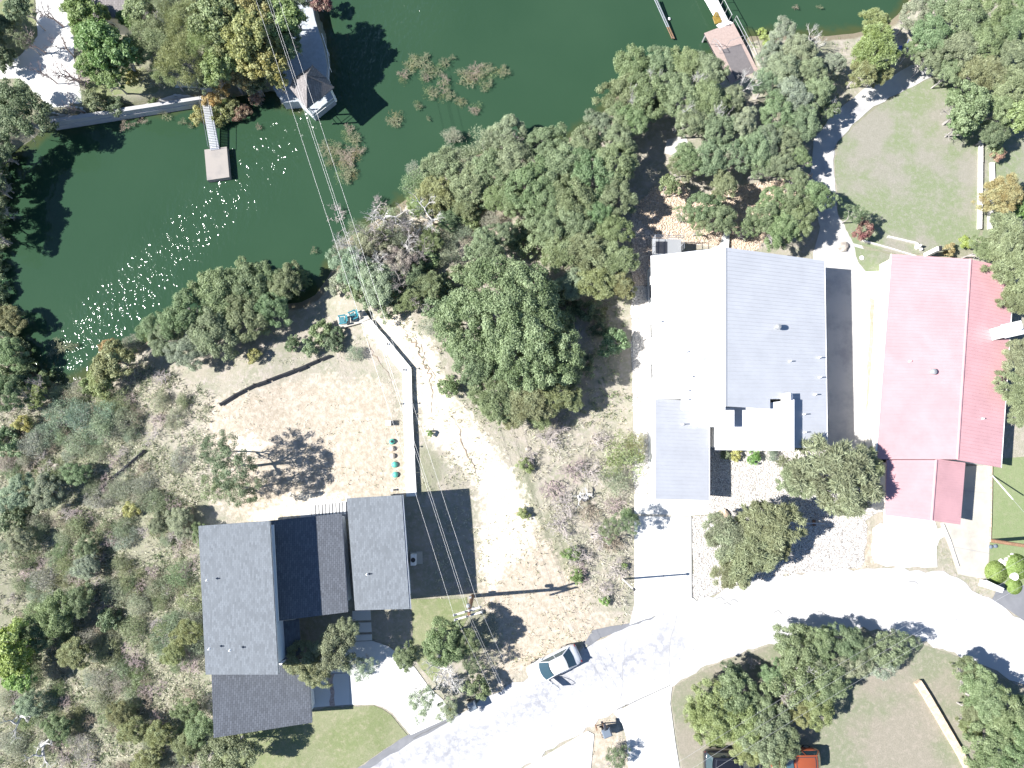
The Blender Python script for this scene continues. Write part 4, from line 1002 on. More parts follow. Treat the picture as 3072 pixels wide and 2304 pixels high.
# ------------------------------------------------------------------ cars
def interp(prof, x):
    for (x0, *a), (x1, *b) in zip(prof, prof[1:]):
        if x0 <= x <= x1:
            t = (x - x0) / (x1 - x0); t = t * t * (3 - 2 * t) * .5 + t * .5; return [p + (q - p) * t for p, q in zip(a, b)]
    return list(prof[-1][1:] if x > prof[-1][0] else prof[0][1:])
def make_car(x, y, rz, paint, kind, label, cat, roof=None, door=False, L=4.7, W=1.84):
    o = thing('car', P(x, y, .06), label, cat, None, rz)
    hl = L / 2
    if kind == 'sedan':   # x, half width, belt height, centre top height
        body = [(-hl, .60, .70, .72), (-hl + .12, .80, .82, .86), (-hl + .6, .90, .93, 1.0), (-.9, .92, .95, 1.0), (.6, .92, .94, .98), (1.2, .90, .88, .95), (hl - .55, .86, .76, .84), (hl - .15, .76, .66, .72), (hl, .55, .56, .60)]
        base = (-1.72, 1.12); top = (-1.02, .28); zt = 1.44; wt = .60
    elif kind == 'suv':
        body = [(-hl, .70, .85, .9), (-hl + .1, .86, .98, 1.02), (-hl + .6, .94, 1.05, 1.06), (.6, .94, 1.03, 1.05), (1.2, .92, .98, 1.04), (hl - .55, .88, .92, .98), (hl - .12, .80, .80, .86), (hl, .60, .70, .74)]
        base = (-2.22, 1.25); top = (-1.85, .45); zt = 1.68; wt = .66
    else:
        body = [(-hl, .62, .80, .84), (-hl + .1, .82, .92, .95), (-hl + .6, .91, .97, 1.0), (.5, .91, .95, .98), (1.0, .90, .92, .98), (hl - .5, .86, .84, .90), (hl - .12, .76, .72, .78), (hl, .55, .62, .66)]
        base = (-1.85, .98); top = (-1.5, .32); zt = 1.46; wt = .64
    k = W / 1.84; mb = MB(); N = 28; rows = []
    for i in range(N + 1):
        X = -hl + L * i / N; wd, zb, zc = interp(body, X); wd *= k
        e = .25 if abs(X) < hl - .3 else .34
        rows.append([Vector((X, s_ * q, z)) for s_, q, z in ((-1, wd * .82, e), (-1, wd * .97, e + .12), (-1, wd, .55 if zb > .6 else .45), (-1, wd * .96, zb * .93), (-1, wd * .86, zb), (-1, wd * .45, zc), (1, 0, zc + .01), (1, wd * .45, zc), (1, wd * .86, zb), (1, wd * .96, zb * .93), (1, wd, .55 if zb > .6 else .45), (1, wd * .97, e + .12), (1, wd * .82, e))])
    n = len(rows[0]); vs = [v for r in rows for v in r]
    fs = [(i * n + j, i * n + (j + 1) % n, (i + 1) * n + (j + 1) % n, (i + 1) * n + j) for i in range(N) for j in range(n)]
    fs += [tuple(range(n - 1, -1, -1)), tuple(range(N * n, N * n + n))]
    mb.add(vs, fs); mb.build('body', paint, o, smooth=True)
    # greenhouse: windscreen, rear window, side glass and roof, each its own piece
    def ring(xf, xr, wd, z, bow):
        out = []
        for t in (-1, -.5, 0, .5, 1): out.append(Vector((xf + bow * (1 - t * t), t * wd, z)))
        rear = [Vector((xr - bow * .6 * (1 - t * t), t * wd, z)) for t in (1, .5, 0, -.5, -1)]
        return out, rear
    zb_ = .96 if kind != 'suv' else 1.03
    bf, br = ring(base[1], base[0], .80 * k, zb_, .22); tf, tr = ring(top[1], top[0], wt * k, zt, .12)
    def strip_(a, b, m_, nm, th=.02, lift=Vector((0, 0, 0))):
        mb = MB(); vs = [p + lift for p in a] + [p + lift for p in b]; n = len(a)
        mb.add(vs, [(i, i + 1, i + 1 + n, i + n) for i in range(n - 1)]); c = mb.build(nm, m_, o, smooth=False); sm = c.modifiers.new('solid', 'SOLIDIFY'); sm.thickness = th; sm.offset = 0; return c
    lf = Vector((0, 0, .02))
    e_ = lambda a, b, t: [p.lerp(q, t) for p, q in zip(a, b)]
    strip_(e_(bf, tf, .06), e_(bf, tf, .94), 'glass_car', 'windscreen'); strip_(e_(br, tr, .08), e_(br, tr, .92), 'glass_car', 'rear_window')
    roofpts = tf + tr; mb = MB(); c_ = Vector(((top[0] + top[1]) / 2, 0, zt + .07)); mid = [p.lerp(c_, .25) + Vector((0, 0, .05)) for p in roofpts]
    n = len(roofpts); mb.add(roofpts + mid + [c_] , [(i, (i + 1) % n, (i + 1) % n + n, i + n) for i in range(n)] + [(i + n, (i + 1) % n + n, 2 * n) for i in range(n)]); mb.build('roof', paint, o, smooth=True)
    if roof:
        q = [p.lerp(c_, .16) + Vector((0, 0, .05)) for p in roofpts]; mb = MB(); mb.prism(q, .02); mb.build('roof_panel', roof, o)
    for s_ in (-1, 1):
        i0 = 0 if s_ < 0 else 4; j0 = 4 if s_ < 0 else 0
        A, B, C_, D = bf[i0], br[j0], tr[j0], tf[i0]
        strip_([A, A.lerp(B, .5), B], [D, D.lerp(C_, .5), C_], 'glass_car', 'side_window', .02)
        for (p, q, r) in ((A, D, .035), (A.lerp(B, .5), D.lerp(C_, .5), .03), (B, C_, .05)):
            mb = MB(); mb.tube([p, q], r, 5); mb.build('pillar', paint, o)
        mb = MB(); mb.tube([D, C_], .03, 5); mb.build('roof_rail', paint, o)
        if not (door and s_ > 0):
            mb = MB(); mb.box((base[1] - .25, s_ * 1.0 * k, zb_ + .08), (.14, .20, .13)); mb.build('mirror', paint, o, bevel=.03)
        hx = hl - .18; mb = MB(); mb.box((hx - .05, s_ * .64 * k, .66), (.26, .26, .13), s_ * -.5); mb.build('headlight', 'lamp_clear', o, bevel=.02)
        mb = MB(); mb.box((-hl + .10, s_ * .70 * k, .78), (.10, .20, .10), s_ * .4); mb.build('tail_light', 'lamp_red', o, bevel=.02)
        for wx in (hl - .92, -hl + .95):
            wy = s_ * (W / 2 - .12); mb = MB(); mb.lathe([(.22, -.1), (.31, -.1), (.33, -.06), (.33, .06), (.31, .1), (.22, .1)], (wx, wy, .33), 16, 'Y'); wo_ = mb.build('wheel', 'rubber', o)
            mb = MB(); mb.lathe([(.21, -.11), (.21, .11)], (wx, wy, .33), 12, 'Y'); mb.build('rim', 'steel', wo_)
    if door:      # the driver's door stands open on the left side
        hx, hy = .95, .90 * k; a = math.radians(118); d = Vector((-math.cos(a - math.pi / 2 + .35), math.sin(a - math.pi / 2 + .35), 0)).normalized()
        d = Vector((-.45, .89, 0)).normalized(); nrm_ = Vector((d.y, -d.x, 0))
        H = Vector((hx, hy, 0)); Ld = 1.18
        mb = MB(); q = [H + nrm_ * .05, H + d * Ld + nrm_ * .05, H + d * Ld - nrm_ * .05, H - nrm_ * .05]; mb.prism([p + Vector((0, 0, .95)) for p in q], .65); dr = mb.build('door', paint, o, bevel=.03)
        mb = MB(); mb.tube([H + Vector((0, 0, .95)), H + d * .55 + Vector((0, 0, 1.36)), H + d * 1.0 + Vector((0, 0, 1.38)), H + d * Ld + Vector((0, 0, .96))], .025, 5); mb.build('window_frame', paint, dr)
        mb = MB(); mb.box(H + d * .35 + nrm_ * .15 + Vector((0, 0, 1.0)), (.14, .22, .13), math.atan2(d.y, d.x)); mb.build('mirror', paint, dr, bevel=.03)
        mb = MB(); mb.prism([Vector((.8, .885 * k, .92)), Vector((-.3, .90 * k, .92)), Vector((-.3, .91 * k, .92)), Vector((.8, .895 * k, .92))], .6); mb.build('door_opening', 'black_plastic', o)
    if kind == 'sedan':
        mb = MB(); mb.box((hl + .005, 0, .42), (.03, .5, .12)); mb.build('number_plate', 'white_plastic', o)
    return o
make_car(1660, 1987, math.radians(205), 'car_white', 'sedan', 'white saloon car stopped on the pale road with its driver door open', 'car', door=True)
make_car(2188, 2276, math.radians(-2), 'car_black', 'suv', 'glossy black car half hidden under trees at the bottom edge', 'car', roof='black_plastic', L=4.75, W=1.95)
make_car(2376, 2269, math.radians(180), 'car_orange', 'mini', 'small orange car with a black roof panel parked on the dry lawn', 'car', roof='black_plastic', L=4.1)

# ------------------------------------------------------------------ small things
def bin_(x, y, rz, label, m='black_plastic'):
    o = thing('wheeled_bin', P(x, y), label, 'bin', None, rz)
    mb = MB(); mb.prism([Vector(v) for v in ((-.36, -.34, 1.0), (.36, -.34, 1.0), (.36, .34, 1.0), (-.36, .34, 1.0))], .05); mb.add([(-.27, -.26, .08), (.27, -.26, .08), (.27, .26, .08), (-.27, .26, .08), (-.34, -.32, .95), (.34, -.32, .95), (.34, .32, .95), (-.34, .32, .95)], [(3, 2, 1, 0), (0, 1, 5, 4), (1, 2, 6, 5), (2, 3, 7, 6), (3, 0, 4, 7)]); mb.build('bin_body', m, o)
    mb = MB(); mb.add([(-.38, -.37, 1.0), (.40, -.37, 1.0), (.40, .37, 1.0), (-.38, .37, 1.0), (-.30, -.28, 1.09), (.30, -.28, 1.12), (.30, .28, 1.12), (-.30, .28, 1.09)], [(3, 2, 1, 0), (0, 1, 5, 4), (1, 2, 6, 5), (2, 3, 7, 6), (3, 0, 4, 7), (4, 5, 6, 7)]); mb.build('lid', 'grey_lid', o)
    mb = MB(); mb.tube([(-.36, -.25, .98), (-.48, -.22, .95), (-.48, .22, .95), (-.36, .25, .98)], .025, 5); mb.build('handle', m, o)
    for s_ in (-1, 1): mb = MB(); mb.lathe([(.14, -.03), (.14, .03)], (-.28, s_ * .34, .14), 10, 'Y'); mb.build('wheel', 'rubber', o)
    return o
bin_(1815, 2186, math.radians(20), 'black wheeled bin with a grey lid between the two lower driveways')
bin_(1418, 2106, math.radians(25), 'black wheeled bin at the road edge below the dead grey tree')
b = P(1808, 2170); mbx = wthing('mailbox', b, 'dark mailbox on a post beside the bin between the driveways', 'mailbox')
mb = MB(); mb.box((b.x, b.y, .5), (.10, .10, 1.1)); mb.build('post', 'wood_pole', mbx); mb = MB(); mb.box((b.x + .02, b.y + .1, 1.15), (.22, .50, .24), .15); mb.build('box', 'black_plastic', mbx, bevel=.04)
b = P(1790, 2177); mbx = wthing('wood_post', b, 'short leaning wooden board stake left of the black bin', 'stake')
mb = MB(); mb.tube([b, b + Vector((-.2, .1, .75))], .04, 4); mb.build('stake', 'wood_pole', mbx); mb = MB(); mb.box((b.x - .12, b.y + .06, .55), (.12, .5, .06), .3); mb.build('board', 'wood_pole', mbx)
for i, (x, y, m_, r, lb) in enumerate([(1176,1325,'green_plastic',.25,'green dome lid with a dark ring, topmost of the row of lids'), (1177,1346,'beige_plastic',.22,'upper of the two beige round lids in the yard'),
        (1178,1368,'beige_plastic',.23,'lower of the two beige round lids in the yard'), (1184,1394,'green_plastic',.26,'plain green dome lid just below the beige lids'), (1186,1424,'green_plastic',.26,'plain green dome lid, lowest of the row')]):
    c = P(x, y); o = wthing('tank_lid', c, lb, 'lid'); mb = MB(); mb.lathe([(r, -.1), (r, .16), (r * .92, .22), (r * .5, .30), (.03, .33)], c, 18); mb.build('dome', m_, o, smooth=False)
    if i == 0: mb = MB(); mb.lathe([(r * .45, .30), (r * .45, .36), (r * .30, .38)], c, 14); mb.build('knob', 'dark_metal', o)
c = P(1167, 1270); o = wthing('utility_box', c, 'small white utility box standing in the bare yard', 'box'); mb = MB(); mb.box((c.x, c.y, c.z + .25), (.42, .42, .55)); mb.build('box', 'white_plastic', o, bevel=.02); mb = MB(); mb.box((c.x, c.y, c.z + .54), (.46, .46, .05)); mb.build('lid', 'white_plastic', o)
c = P(1178, 1470); o = wthing('standpipe', c, 'small white capped pipe near the corner of the right dark roof', 'pipe'); mb = MB(); mb.lathe([(.07, 0), (.07, .35), (.1, .36), (.1, .42), (.02, .44)], c, 8); mb.build('pipe', 'white_plastic', o)
def lounge(x, y, z, rz, label):
    o = thing('lounge_chair', PZ(x, y, z), label, 'chair', 'teal chairs on the landing', rz)
    for k in range(5): mb = MB(); mb.box((.12 + .1 * k - .25, 0, .36 - .02 * k), (.085, .56, .025)); mb.build('slat', 'teal_plastic', o)
    for k in range(5):
        y_ = (k - 2) * .11; mb = MB(); mb.add([(-.28, y_ - .045, .36), (-.28, y_ + .045, .36), (-.55, y_ + .055, 1.0 - abs(k - 2) * .05), (-.55, y_ - .055, 1.0 - abs(k - 2) * .05), (-.31, y_ - .045, .36), (-.31, y_ + .045, .36), (-.58, y_ + .055, 1.0 - abs(k - 2) * .05), (-.58, y_ - .055, 1.0 - abs(k - 2) * .05)], [(0, 1, 2, 3), (7, 6, 5, 4), (0, 4, 5, 1), (2, 6, 7, 3), (1, 5, 6, 2), (3, 7, 4, 0)]); mb.build('back_slat', 'teal_plastic', o)
    for s_ in (-1, 1):
        mb = MB(); mb.box((-.02, s_ * .36, .56), (.70, .13, .03)); mb.build('armrest', 'teal_plastic', o)
        for lx in (.25, -.30): mb = MB(); mb.box((lx, s_ * .31, .28), (.08, .04, .56)); mb.build('leg', 'teal_plastic', o)
    return o
LZ = P(1050, 960, .3).z
lounge(1030, 962, LZ, math.radians(190), 'teal slatted chair at the outer left end of the landing')
lounge(1062, 949, LZ, math.radians(205), 'teal slatted chair nearer the walkway on the landing')
def beach(x, y, rz, label):
    o = thing('folding_chair', P(x, y), label, 'chair', 'blue chairs under the trees', rz)
    mb = MB(); mb.box((0, 0, .35), (.5, .5, .03)); mb.build('seat', 'blue_plastic', o)
    mb = MB(); mb.box((-.33, 0, .62), (.03, .5, .6), 0, Matrix.Rotation(-.35, 3, 'Y')); mb.build('backrest', 'blue_plastic', o)
    for s_ in (-1, 1): mb = MB(); mb.tube([(.22, s_ * .24, 0), (.22, s_ * .24, .36), (-.24, s_ * .24, .36), (-.24, s_ * .24, 0)], .015, 5); mb.build('leg', 'steel', o)
beach(2696, 152, .6, 'left of the two blue folding chairs under the trees'); beach(2720, 146, -.5, 'right of the two blue folding chairs under the trees')
# white slab wall, rocks and pots at the right
o = wthing('marker_wall', P(2985, 1757), 'low white capped block wall beside the asphalt drive', 'wall')
q = [(2962,1742),(3011,1765),(3005,1778),(2956,1762)]
mb = MB(); mb.prism([P(x, y, .9) for x, y in q], 1.1); mb.build('block', 'stone_white', o); mb = MB(); mb.prism([p.lerp(P(2985, 1760, .96), -.08) for p in [P(x, y, .98) for x, y in q]], .08); mb.build('cap', 'concrete_new', o)
c = P(3032, 1727); mb = MB(); mb.lathe([(.2, 0), (.30, .3), (.34, .5), (.26, .5), (.24, .42)], c, 12); tag(mb.build('planter', 'white_plastic', origin=c), 'white round planter between the two clipped green shrubs', 'planter')
c = P(2584, 774); mb = MB(); mb.lathe([(.2, 0), (.21, .1), (.02, .14)], c, 12); tag(mb.build('cover', 'white_plastic', origin=c), 'round white cover on the terrace lawn above the red roof', 'cover')
c = P(2632, 890); mb = MB(); mb.box((c.x, c.y, .45), (.4, .5, .9)); tag(mb.build('cabinet', 'galvanised', origin=c), 'small grey cabinet on the white path left of the red roof', 'cabinet')
o = wthing('path_steps', P(2650, 840), 'small brown-edged step by the white path left of the red roof', 'steps')
for k in range(3): mb = MB(); c = P(2628 + k * 9, 845 - k * 2); mb.box((c.x, c.y, .08 + .08 * k), (.3, .5, .16 + .16 * k), .2); mb.build('step', 'deck_tan' if k == 2 else 'concrete_new', o)
c = P(2750, 742); o = wthing('garden_statue', c, 'small pale stone figure base at the corner of the white edging', 'ornament'); mb = MB(); mb.lathe([(.25, 0), (.22, .2), (.12, .3), (.16, .5), (.1, .7), (.03, .8)], c, 10); mb.build('stone', 'stone_white', o)
c = P(2776, 766); o = wthing('vent_post', c, 'dark square chimney cowl just above the top edge of the red roof', 'cowl'); mb = MB(); mb.box((c.x, c.y, .9), (.35, .4, 2.2)); mb.build('post', 'stone_white', o); mb = MB(); mb.box((c.x + .1, c.y, 2.05), (.25, .42, .1)); mb.build('cap', 'dark_metal', o)
# stacked pipes and a covered trailer by the tree between the houses
c = P(2395, 1562); o = wthing('long_beam', c, 'long pale beam lying in the tree shade between the houses', 'beam'); mb = MB(); mb.tube([P(2320, 1566, .3), P(2474, 1571, .3)], .07, 6); mb.build('beam', 'steel', o)
for x in (2350, 2440): mb = MB(); q = P(x, 1568); mb.box((q.x, q.y, .12), (.2, .5, .3)); mb.build('support', 'wood_pole', o)
o = wthing('wire_gate', P(2640, 1518), 'small dark metal gate at the left edge of the red garage roof', 'gate')
ga, gb = P(2617, 1516), P(2655, 1512)
for h in (.1, .95): mb = MB(); mb.tube([ga + Vector((0, 0, h)), gb + Vector((0, 0, h))], .03, 5); mb.build('rail', 'dark_metal', o)
for k in range(5): mb = MB(); q = ga.lerp(gb, k / 4); mb.tube([q, q + Vector((0, 0, 1.0))], .022, 5); mb.build('bar', 'dark_metal', o)
rs = random.Random(3)
def rock(x, y, r, label, grp=None, m='rock'):
    c = P(x, y); bm = bmesh.new(); bmesh.ops.create_icosphere(bm, subdivisions=2, radius=r)
    for v in bm.verts: v.co *= rs.uniform(.8, 1.15); v.co.z *= .6
    me = bpy.data.meshes.new('boulder'); bm.to_mesh(me); bm.free(); me.materials.append(MATS[m]); o = bpy.data.objects.new('boulder', me); link(o); o.location = c + Vector((0, 0, r * .2)); return tag(o, label, 'rock', grp)
rock(1584, 1347, .22, 'small tan rock at the left edge of the grey brush'); rock(2168, 1545, .55, 'pale boulder at the left side of the gravel yard trees', m='stone_tan'); rock(2530, 742, .5, 'grey boulder in the tree shade behind the white house')
for x, y, r in ((95,1400),(130,1410),(150,1385),(170,1402),(70,1385),(55,1655),(120,1575)) and ((95,1400,.5),(132,1410,.45),(152,1385,.4),(172,1403,.45),(70,1385,.35),(55,1655,.5),(120,1575,.45)):
    rock(x, y, r, {95: 'second boulder from the left in the hillside row of boulders', 132: 'middle boulder in the hillside row of boulders', 152: 'highest boulder in the hillside row of boulders', 172: 'rightmost boulder in the hillside row of boulders', 70: 'leftmost boulder in the hillside row of boulders', 55: 'lone brown boulder at the left edge, lower on the hillside', 120: 'lone brown boulder in the brush midway down the left hillside'}[x], 'boulders on the left hillside')
for x, y, r in ((2992,1690,.2),(3002,1684,.25),(3013,1690,.3),(3020,1680,.3),(3028,1672,.25),(3010,1702,.25),(3022,1700,.2),(3035,1665,.2)):
    rock(x, y, r, 'white rock in the little bed between the clipped shrubs', 'white rocks by the clipped shrubs', 'stone_white')

# ------------------------------------------------------------------ vegetation
def leaf_quads(cen, nor, ln, wd, rs):
    """two-triangle leaves: centres, normals, lengths, widths"""
    n = len(cen); t = rs.normal(size=(n, 3)); u = np.cross(nor, t); u /= np.linalg.norm(u, axis=1)[:, None] + 1e-9
    v = np.cross(nor, u); a = u * ln[:, None] / 2; b = v * wd[:, None] / 2
    vs = np.stack([cen - a, cen + b * .9 - a * .1, cen + a, cen - b * .9 - a * .1], 1).reshape(-1, 3)
    return vs
def leaf_mesh(name, cen, nor, ln, wd, lv, rs, m='leaf', axis_u=None):
    nor = nor / (np.linalg.norm(nor, axis=1)[:, None] + 1e-9)
    if axis_u is None: vs = leaf_quads(cen, nor, ln, wd, rs)
    else:
        u = axis_u / (np.linalg.norm(axis_u, axis=1)[:, None] + 1e-9); v = np.cross(nor, u); v /= np.linalg.norm(v, axis=1)[:, None] + 1e-9
        a = u * ln[:, None] / 2; b = v * wd[:, None] / 2; vs = np.stack([cen - a, cen + b - a * .2, cen + a, cen - b - a * .2], 1).reshape(-1, 3)
    q = np.arange(len(vs)).reshape(-1, 4); me = fast_mesh(name, vs, q)
    at = me.attributes.new('lv', 'FLOAT', 'POINT'); at.data.foreach_set('value', np.repeat(lv, 4).astype(np.float32))
    me.materials.append(MATS[m]); return me
def crown_mesh(name, R, H, nl, nq, leaf, seed, style='oak', lobe=(.20, .34), gaps=0.0):
    rs = np.random.RandomState(seed); C = []; LR = []
    ph = rs.uniform(0, 6.28, 3)
    for i in range(nl):
        th = rs.uniform(0, 2 * math.pi); rr = math.sqrt(rs.uniform(0, 1)) ** 1.0
        out = 1 + .16 * math.sin(2 * th + ph[0]) + .12 * math.sin(3 * th + ph[1]) + .08 * math.sin(5 * th + ph[2])
        r = R * rr * .80 * out; lr = R * rs.uniform(*lobe) * (1.1 - .35 * rr)
        z = H * (math.sqrt(max(0, 1 - (rr * .92) ** 2)) * rs.uniform(.72, 1.0) - .30)
        if rs.uniform() < .22: z -= H * .35
        if rs.uniform() < gaps: continue
        C.append((r * math.cos(th), r * math.sin(th), z)); LR.append(lr)
    C = np.array(C); LR = np.array(LR); p = LR ** 2; p /= p.sum(); k = rs.choice(len(C), nq, p=p)
    d = rs.normal(size=(nq, 3)); d[:, 2] += .35; d /= np.linalg.norm(d, axis=1)[:, None]
    rad = LR[k] * np.clip(rs.normal(.88, .16, nq), .2, 1.25)
    wob = 1 + .22 * np.sin(d[:, 0] * 7 + C[k, 0] * 3) * np.sin(d[:, 1] * 7 + C[k, 1] * 3)
    cen = C[k] + d * (rad * wob)[:, None] * np.array([1, 1, .72])
    lvl = rs.uniform(.0, .45, len(C))[k] + rs.uniform(0, .45, nq)
    if style == 'cedar':
        nor = d * .4 + rs.normal(size=(nq, 3)) * .45 + np.array([0, 0, .7]); ax = d * np.array([1, 1, .35]) + rs.normal(size=(nq, 3)) * .35
        return leaf_mesh(name, cen, nor, leaf * rs.uniform(1.5, 3.0, nq), leaf * rs.uniform(.30, .5, nq), lvl, rs, axis_u=ax)
    if style == 'shag':
        nor = rs.normal(size=(nq, 3)) * .6 + np.array([0, 0, .5]); ax = rs.normal(size=(nq, 3)) * .6 + d
        return leaf_mesh(name, cen, nor, leaf * rs.uniform(1.2, 2.2, nq), leaf * rs.uniform(.18, .32, nq), lvl, rs, axis_u=ax)
    nor = d * .8 + rs.normal(size=(nq, 3)) * .55 + np.array([0, 0, .35])
    return leaf_mesh(name, cen, nor, leaf * rs.uniform(.8, 1.5, nq), leaf * rs.uniform(.6, 1.0, nq), lvl, rs)

def branch_mesh(name, seed, H, spread, depth, r0, m, sides=4, up=.5, split=3, fork=.9, droop=0.0, taper=.62):
    rs = random.Random(seed); mb = MB()
    def grow(p, d, ln, r, k):
        pts = [p]; dd = d.copy(); nseg = 3 if k > 1 else 2
        for i in range(nseg):
            dd = (dd + Vector((rs.gauss(0, .18), rs.gauss(0, .18), rs.gauss(0, .10) - droop * .1))).normalized(); pts.append(pts[-1] + dd * ln / nseg)
        rr = [r * (1 - (1 - taper) * i / nseg) for i in range(nseg + 1)]
        mb.tube(pts, rr, sides if k > 1 else 3, False)
        if k <= 0: return
        for _ in range(split if k > 1 else split + 1):
            b = pts[-1] if rs.random() < .55 else pts[-2]
            nd = (dd + Vector((rs.gauss(0, fork), rs.gauss(0, fork), rs.gauss(up * .2, fork * .45)))).normalized()
            grow(b, nd, ln * rs.uniform(.55, .85), r * taper * rs.uniform(.7, 1), k - 1)
    grow(Vector((0, 0, -.3)), Vector((0, 0, 1)), H * .35, r0, depth)
    mx = max(math.hypot(v[0], v[1]) for v in mb.v); mz = max(v[2] for v in mb.v)
    s_ = spread / mx; sz = H / mz
    me = bpy.data.meshes.new(name); me.from_pydata([(v[0] * s_, v[1] * s_, v[2] * sz) for v in mb.v], [], mb.f); me.update(); me.materials.append(MATS[m]); return me

# shared shapes: a few of each kind, sized in metres
CR = {
 'sparse':[crown_mesh('sparse_crown', 1.4, .9, 16, 520, .10, 190 + i, 'shag', lobe=(.2, .4)) for i in range(2)],
 'oak':   [crown_mesh('oak_crown', 3.0, 2.0, 105, 27000, .115, 100 + i, lobe=(.10, .20)) for i in range(5)],
 'big':   [crown_mesh('great_oak_crown', 6.4, 3.4, 360, 120000, .128, 120, lobe=(.055, .11))],
 'open':  [crown_mesh('open_oak_crown', 3.0, 2.0, 80, 6400, .13, 130 + i, lobe=(.10, .19), gaps=.25) for i in range(3)],
 'cedar': [crown_mesh('feathery_crown', 3.0, 1.9, 120, 17000, .15, 140 + i, 'cedar', lobe=(.10, .18)) for i in range(4)],
 'leafy': [crown_mesh('leafy_crown', 3.0, 2.6, 95, 12500, .19, 150 + i, lobe=(.11, .19)) for i in range(4)],
 'willow':[crown_mesh('fine_crown', 3.0, 2.2, 90, 17000, .13, 160 + i, 'shag', lobe=(.13, .22)) for i in range(2)],
 'bush':  [crown_mesh('bush_crown', 1.2, 1.0, 30, 2900, .12, 170 + i, lobe=(.17, .30)) for i in range(4)],
 'scrub': [crown_mesh('scrub_crown', 1.4, .8, 26, 2300, .12, 180 + i, 'shag', lobe=(.22, .42)) for i in range(5)],
}
BASE = {'oak': (3.0, 2.1), 'big': (6.4, 4.2), 'open': (3.0, 2.0), 'cedar': (3.0, 1.9), 'leafy': (3.0, 2.6), 'willow': (3.0, 2.2), 'bush': (1.2, 1.0), 'scrub': (1.4, .9)}
TR = {
 'oak': [branch_mesh('oak_trunk', 200 + i, 4.2, 2.6, 4, .20, 'bark_grey', 5, split=3) for i in range(3)],
 'bush': [branch_mesh('bush_stem', 210 + i, 1.3, .9, 3, .05, 'bark_grey', 4, split=3) for i in range(2)],
}
BT = {
 'dead': [branch_mesh('bare_branches', 220 + i, 4.0, 2.6, 5, .15, 'twig', 4, up=.6, split=3, fork=.72, taper=.67) for i in range(3)],
 'snag': [branch_mesh('snag_branches', 230 + i, 3.0, 2.6, 6, .24, 'twig', 5, up=.2, split=2, fork=.8, taper=.68) for i in range(2)],
 'brush':[branch_mesh('bare_brush', 240 + i, 1.6, 1.5, 5, .035, 'twig', 3, up=.4, split=3, fork=.75, taper=.8) for i in range(3)],
}
print('unique crown quads', sum(len(m.polygons) for l in CR.values() for m in l), 'branch', sum(len(m.polygons) for l in list(BT.values()) + list(TR.values()) for m in l))
COLR = {  # leaf colours as they are in plain light
 'oak': (.080, .116, .048), 'oakg': (.098, .128, .072), 'dark': (.045, .074, .034), 'ced': (.095, .110, .045), 'cedg': (.115, .130, .070),
 'bright': (.070, .125, .020), 'lime': (.14, .20, .025), 'yg': (.12, .145, .042), 'pale': (.125, .15, .072), 'gold': (.17, .145, .035), 'orange': (.24, .13, .035),
 'red': (.15, .03, .045), 'pink': (.26, .12, .11), 'olive': (.115, .12, .04), 'sage': (.15, .175, .125), 'grey': (.20, .195, .17), 'yellow': (.23, .22, .06), 'vivid': (.09, .19, .025), 'blue': (.10, .15, .12), 'rust': (.20, .15, .06),
 'deadw': (.62, .61, .60), 'twigw': (.40, .36, .35), 'twigb': (.24, .20, .15), 'twigp': (.34, .27, .27), 'shade': (.115, .125, .070), 'brownleaf': (.13, .17, .065), 'olivetw': (.17, .19, .10)}
rt = random.Random(42)
LMK = [('left end of the dark roofs', 560, 1800), ('bottom left corner', 40, 2280), ('yellow flowering shrub', 395, 1530), ('hillside boulders', 125, 1400), ('lime green tree', 35, 1950),
 ('lower silt fence', 350, 1420), ('upper silt fence', 800, 1140), ('teal chairs', 1045, 955), ('bend of the walkway', 1210, 1105), ('giant oak', 1530, 960), ('large bleached dead tree', 1140, 640), ('tan gravel bed', 1960, 650),
 ('tan dock', 2200, 150), ('balcony', 2000, 745), ('white roof corner', 1957, 767), ('white roof ridge end', 2176, 742), ('blue folding chairs', 2708, 150), ('garden path bend', 2540, 400), ('back lawn', 2720, 500),
 ('top right corner', 3050, 20), ('black car', 2188, 2270), ('orange car', 2376, 2270), ('stone wall top', 2747, 2042), ('bottom right corner', 3060, 2290), ('white lower driveway', 1960, 2200), ('carport roof', 1960, 1350),
 ('carport driveway', 1960, 1650), ('pale dirt wash', 1480, 1500), ('floating dock', 650, 490), ('gazebo', 930, 260), ('lake tip at left', 130, 1140), ('seawall', 380, 330), ('single yard oak', 700, 1400), ('garage roof', 780, 2120), ('mooring frame', 2000, 70), ('white driveway mouth', 1230, 2100), ('gravel strip', 1920, 1000), ('utility pole crossarm', 1405, 1840), ('dead shore trees', 1280, 640), ('silver dead tree in the bend', 2420, 2010)]
TONE = {'shade': 'olive', 'olivetw': 'olive brown', 'leafg': 'green', 'red': 'red', 'orange': 'orange', 'rust': 'rusty', 'yellow': 'yellow', 'pink': 'pinkish', 'oak': 'green', 'oakg': 'grey-green', 'dark': 'dark green', 'ced': 'olive feathery', 'cedg': 'pale olive', 'bright': 'bright green', 'lime': 'lime green', 'yg': 'yellow-green', 'pale': 'pale green', 'gold': 'golden', 'sage': 'sage grey', 'grey': 'grey', 'olive': 'olive', 'blue': 'bluish green', 'vivid': 'vivid green', 'twigw': 'whitish', 'twigb': 'brownish', 'twigp': 'pinkish grey', 'deadw': 'bleached'}
AUTO = []
def auto_label(o, x, y, r, col, noun): AUTO.append((o, x, y, r, col, noun))
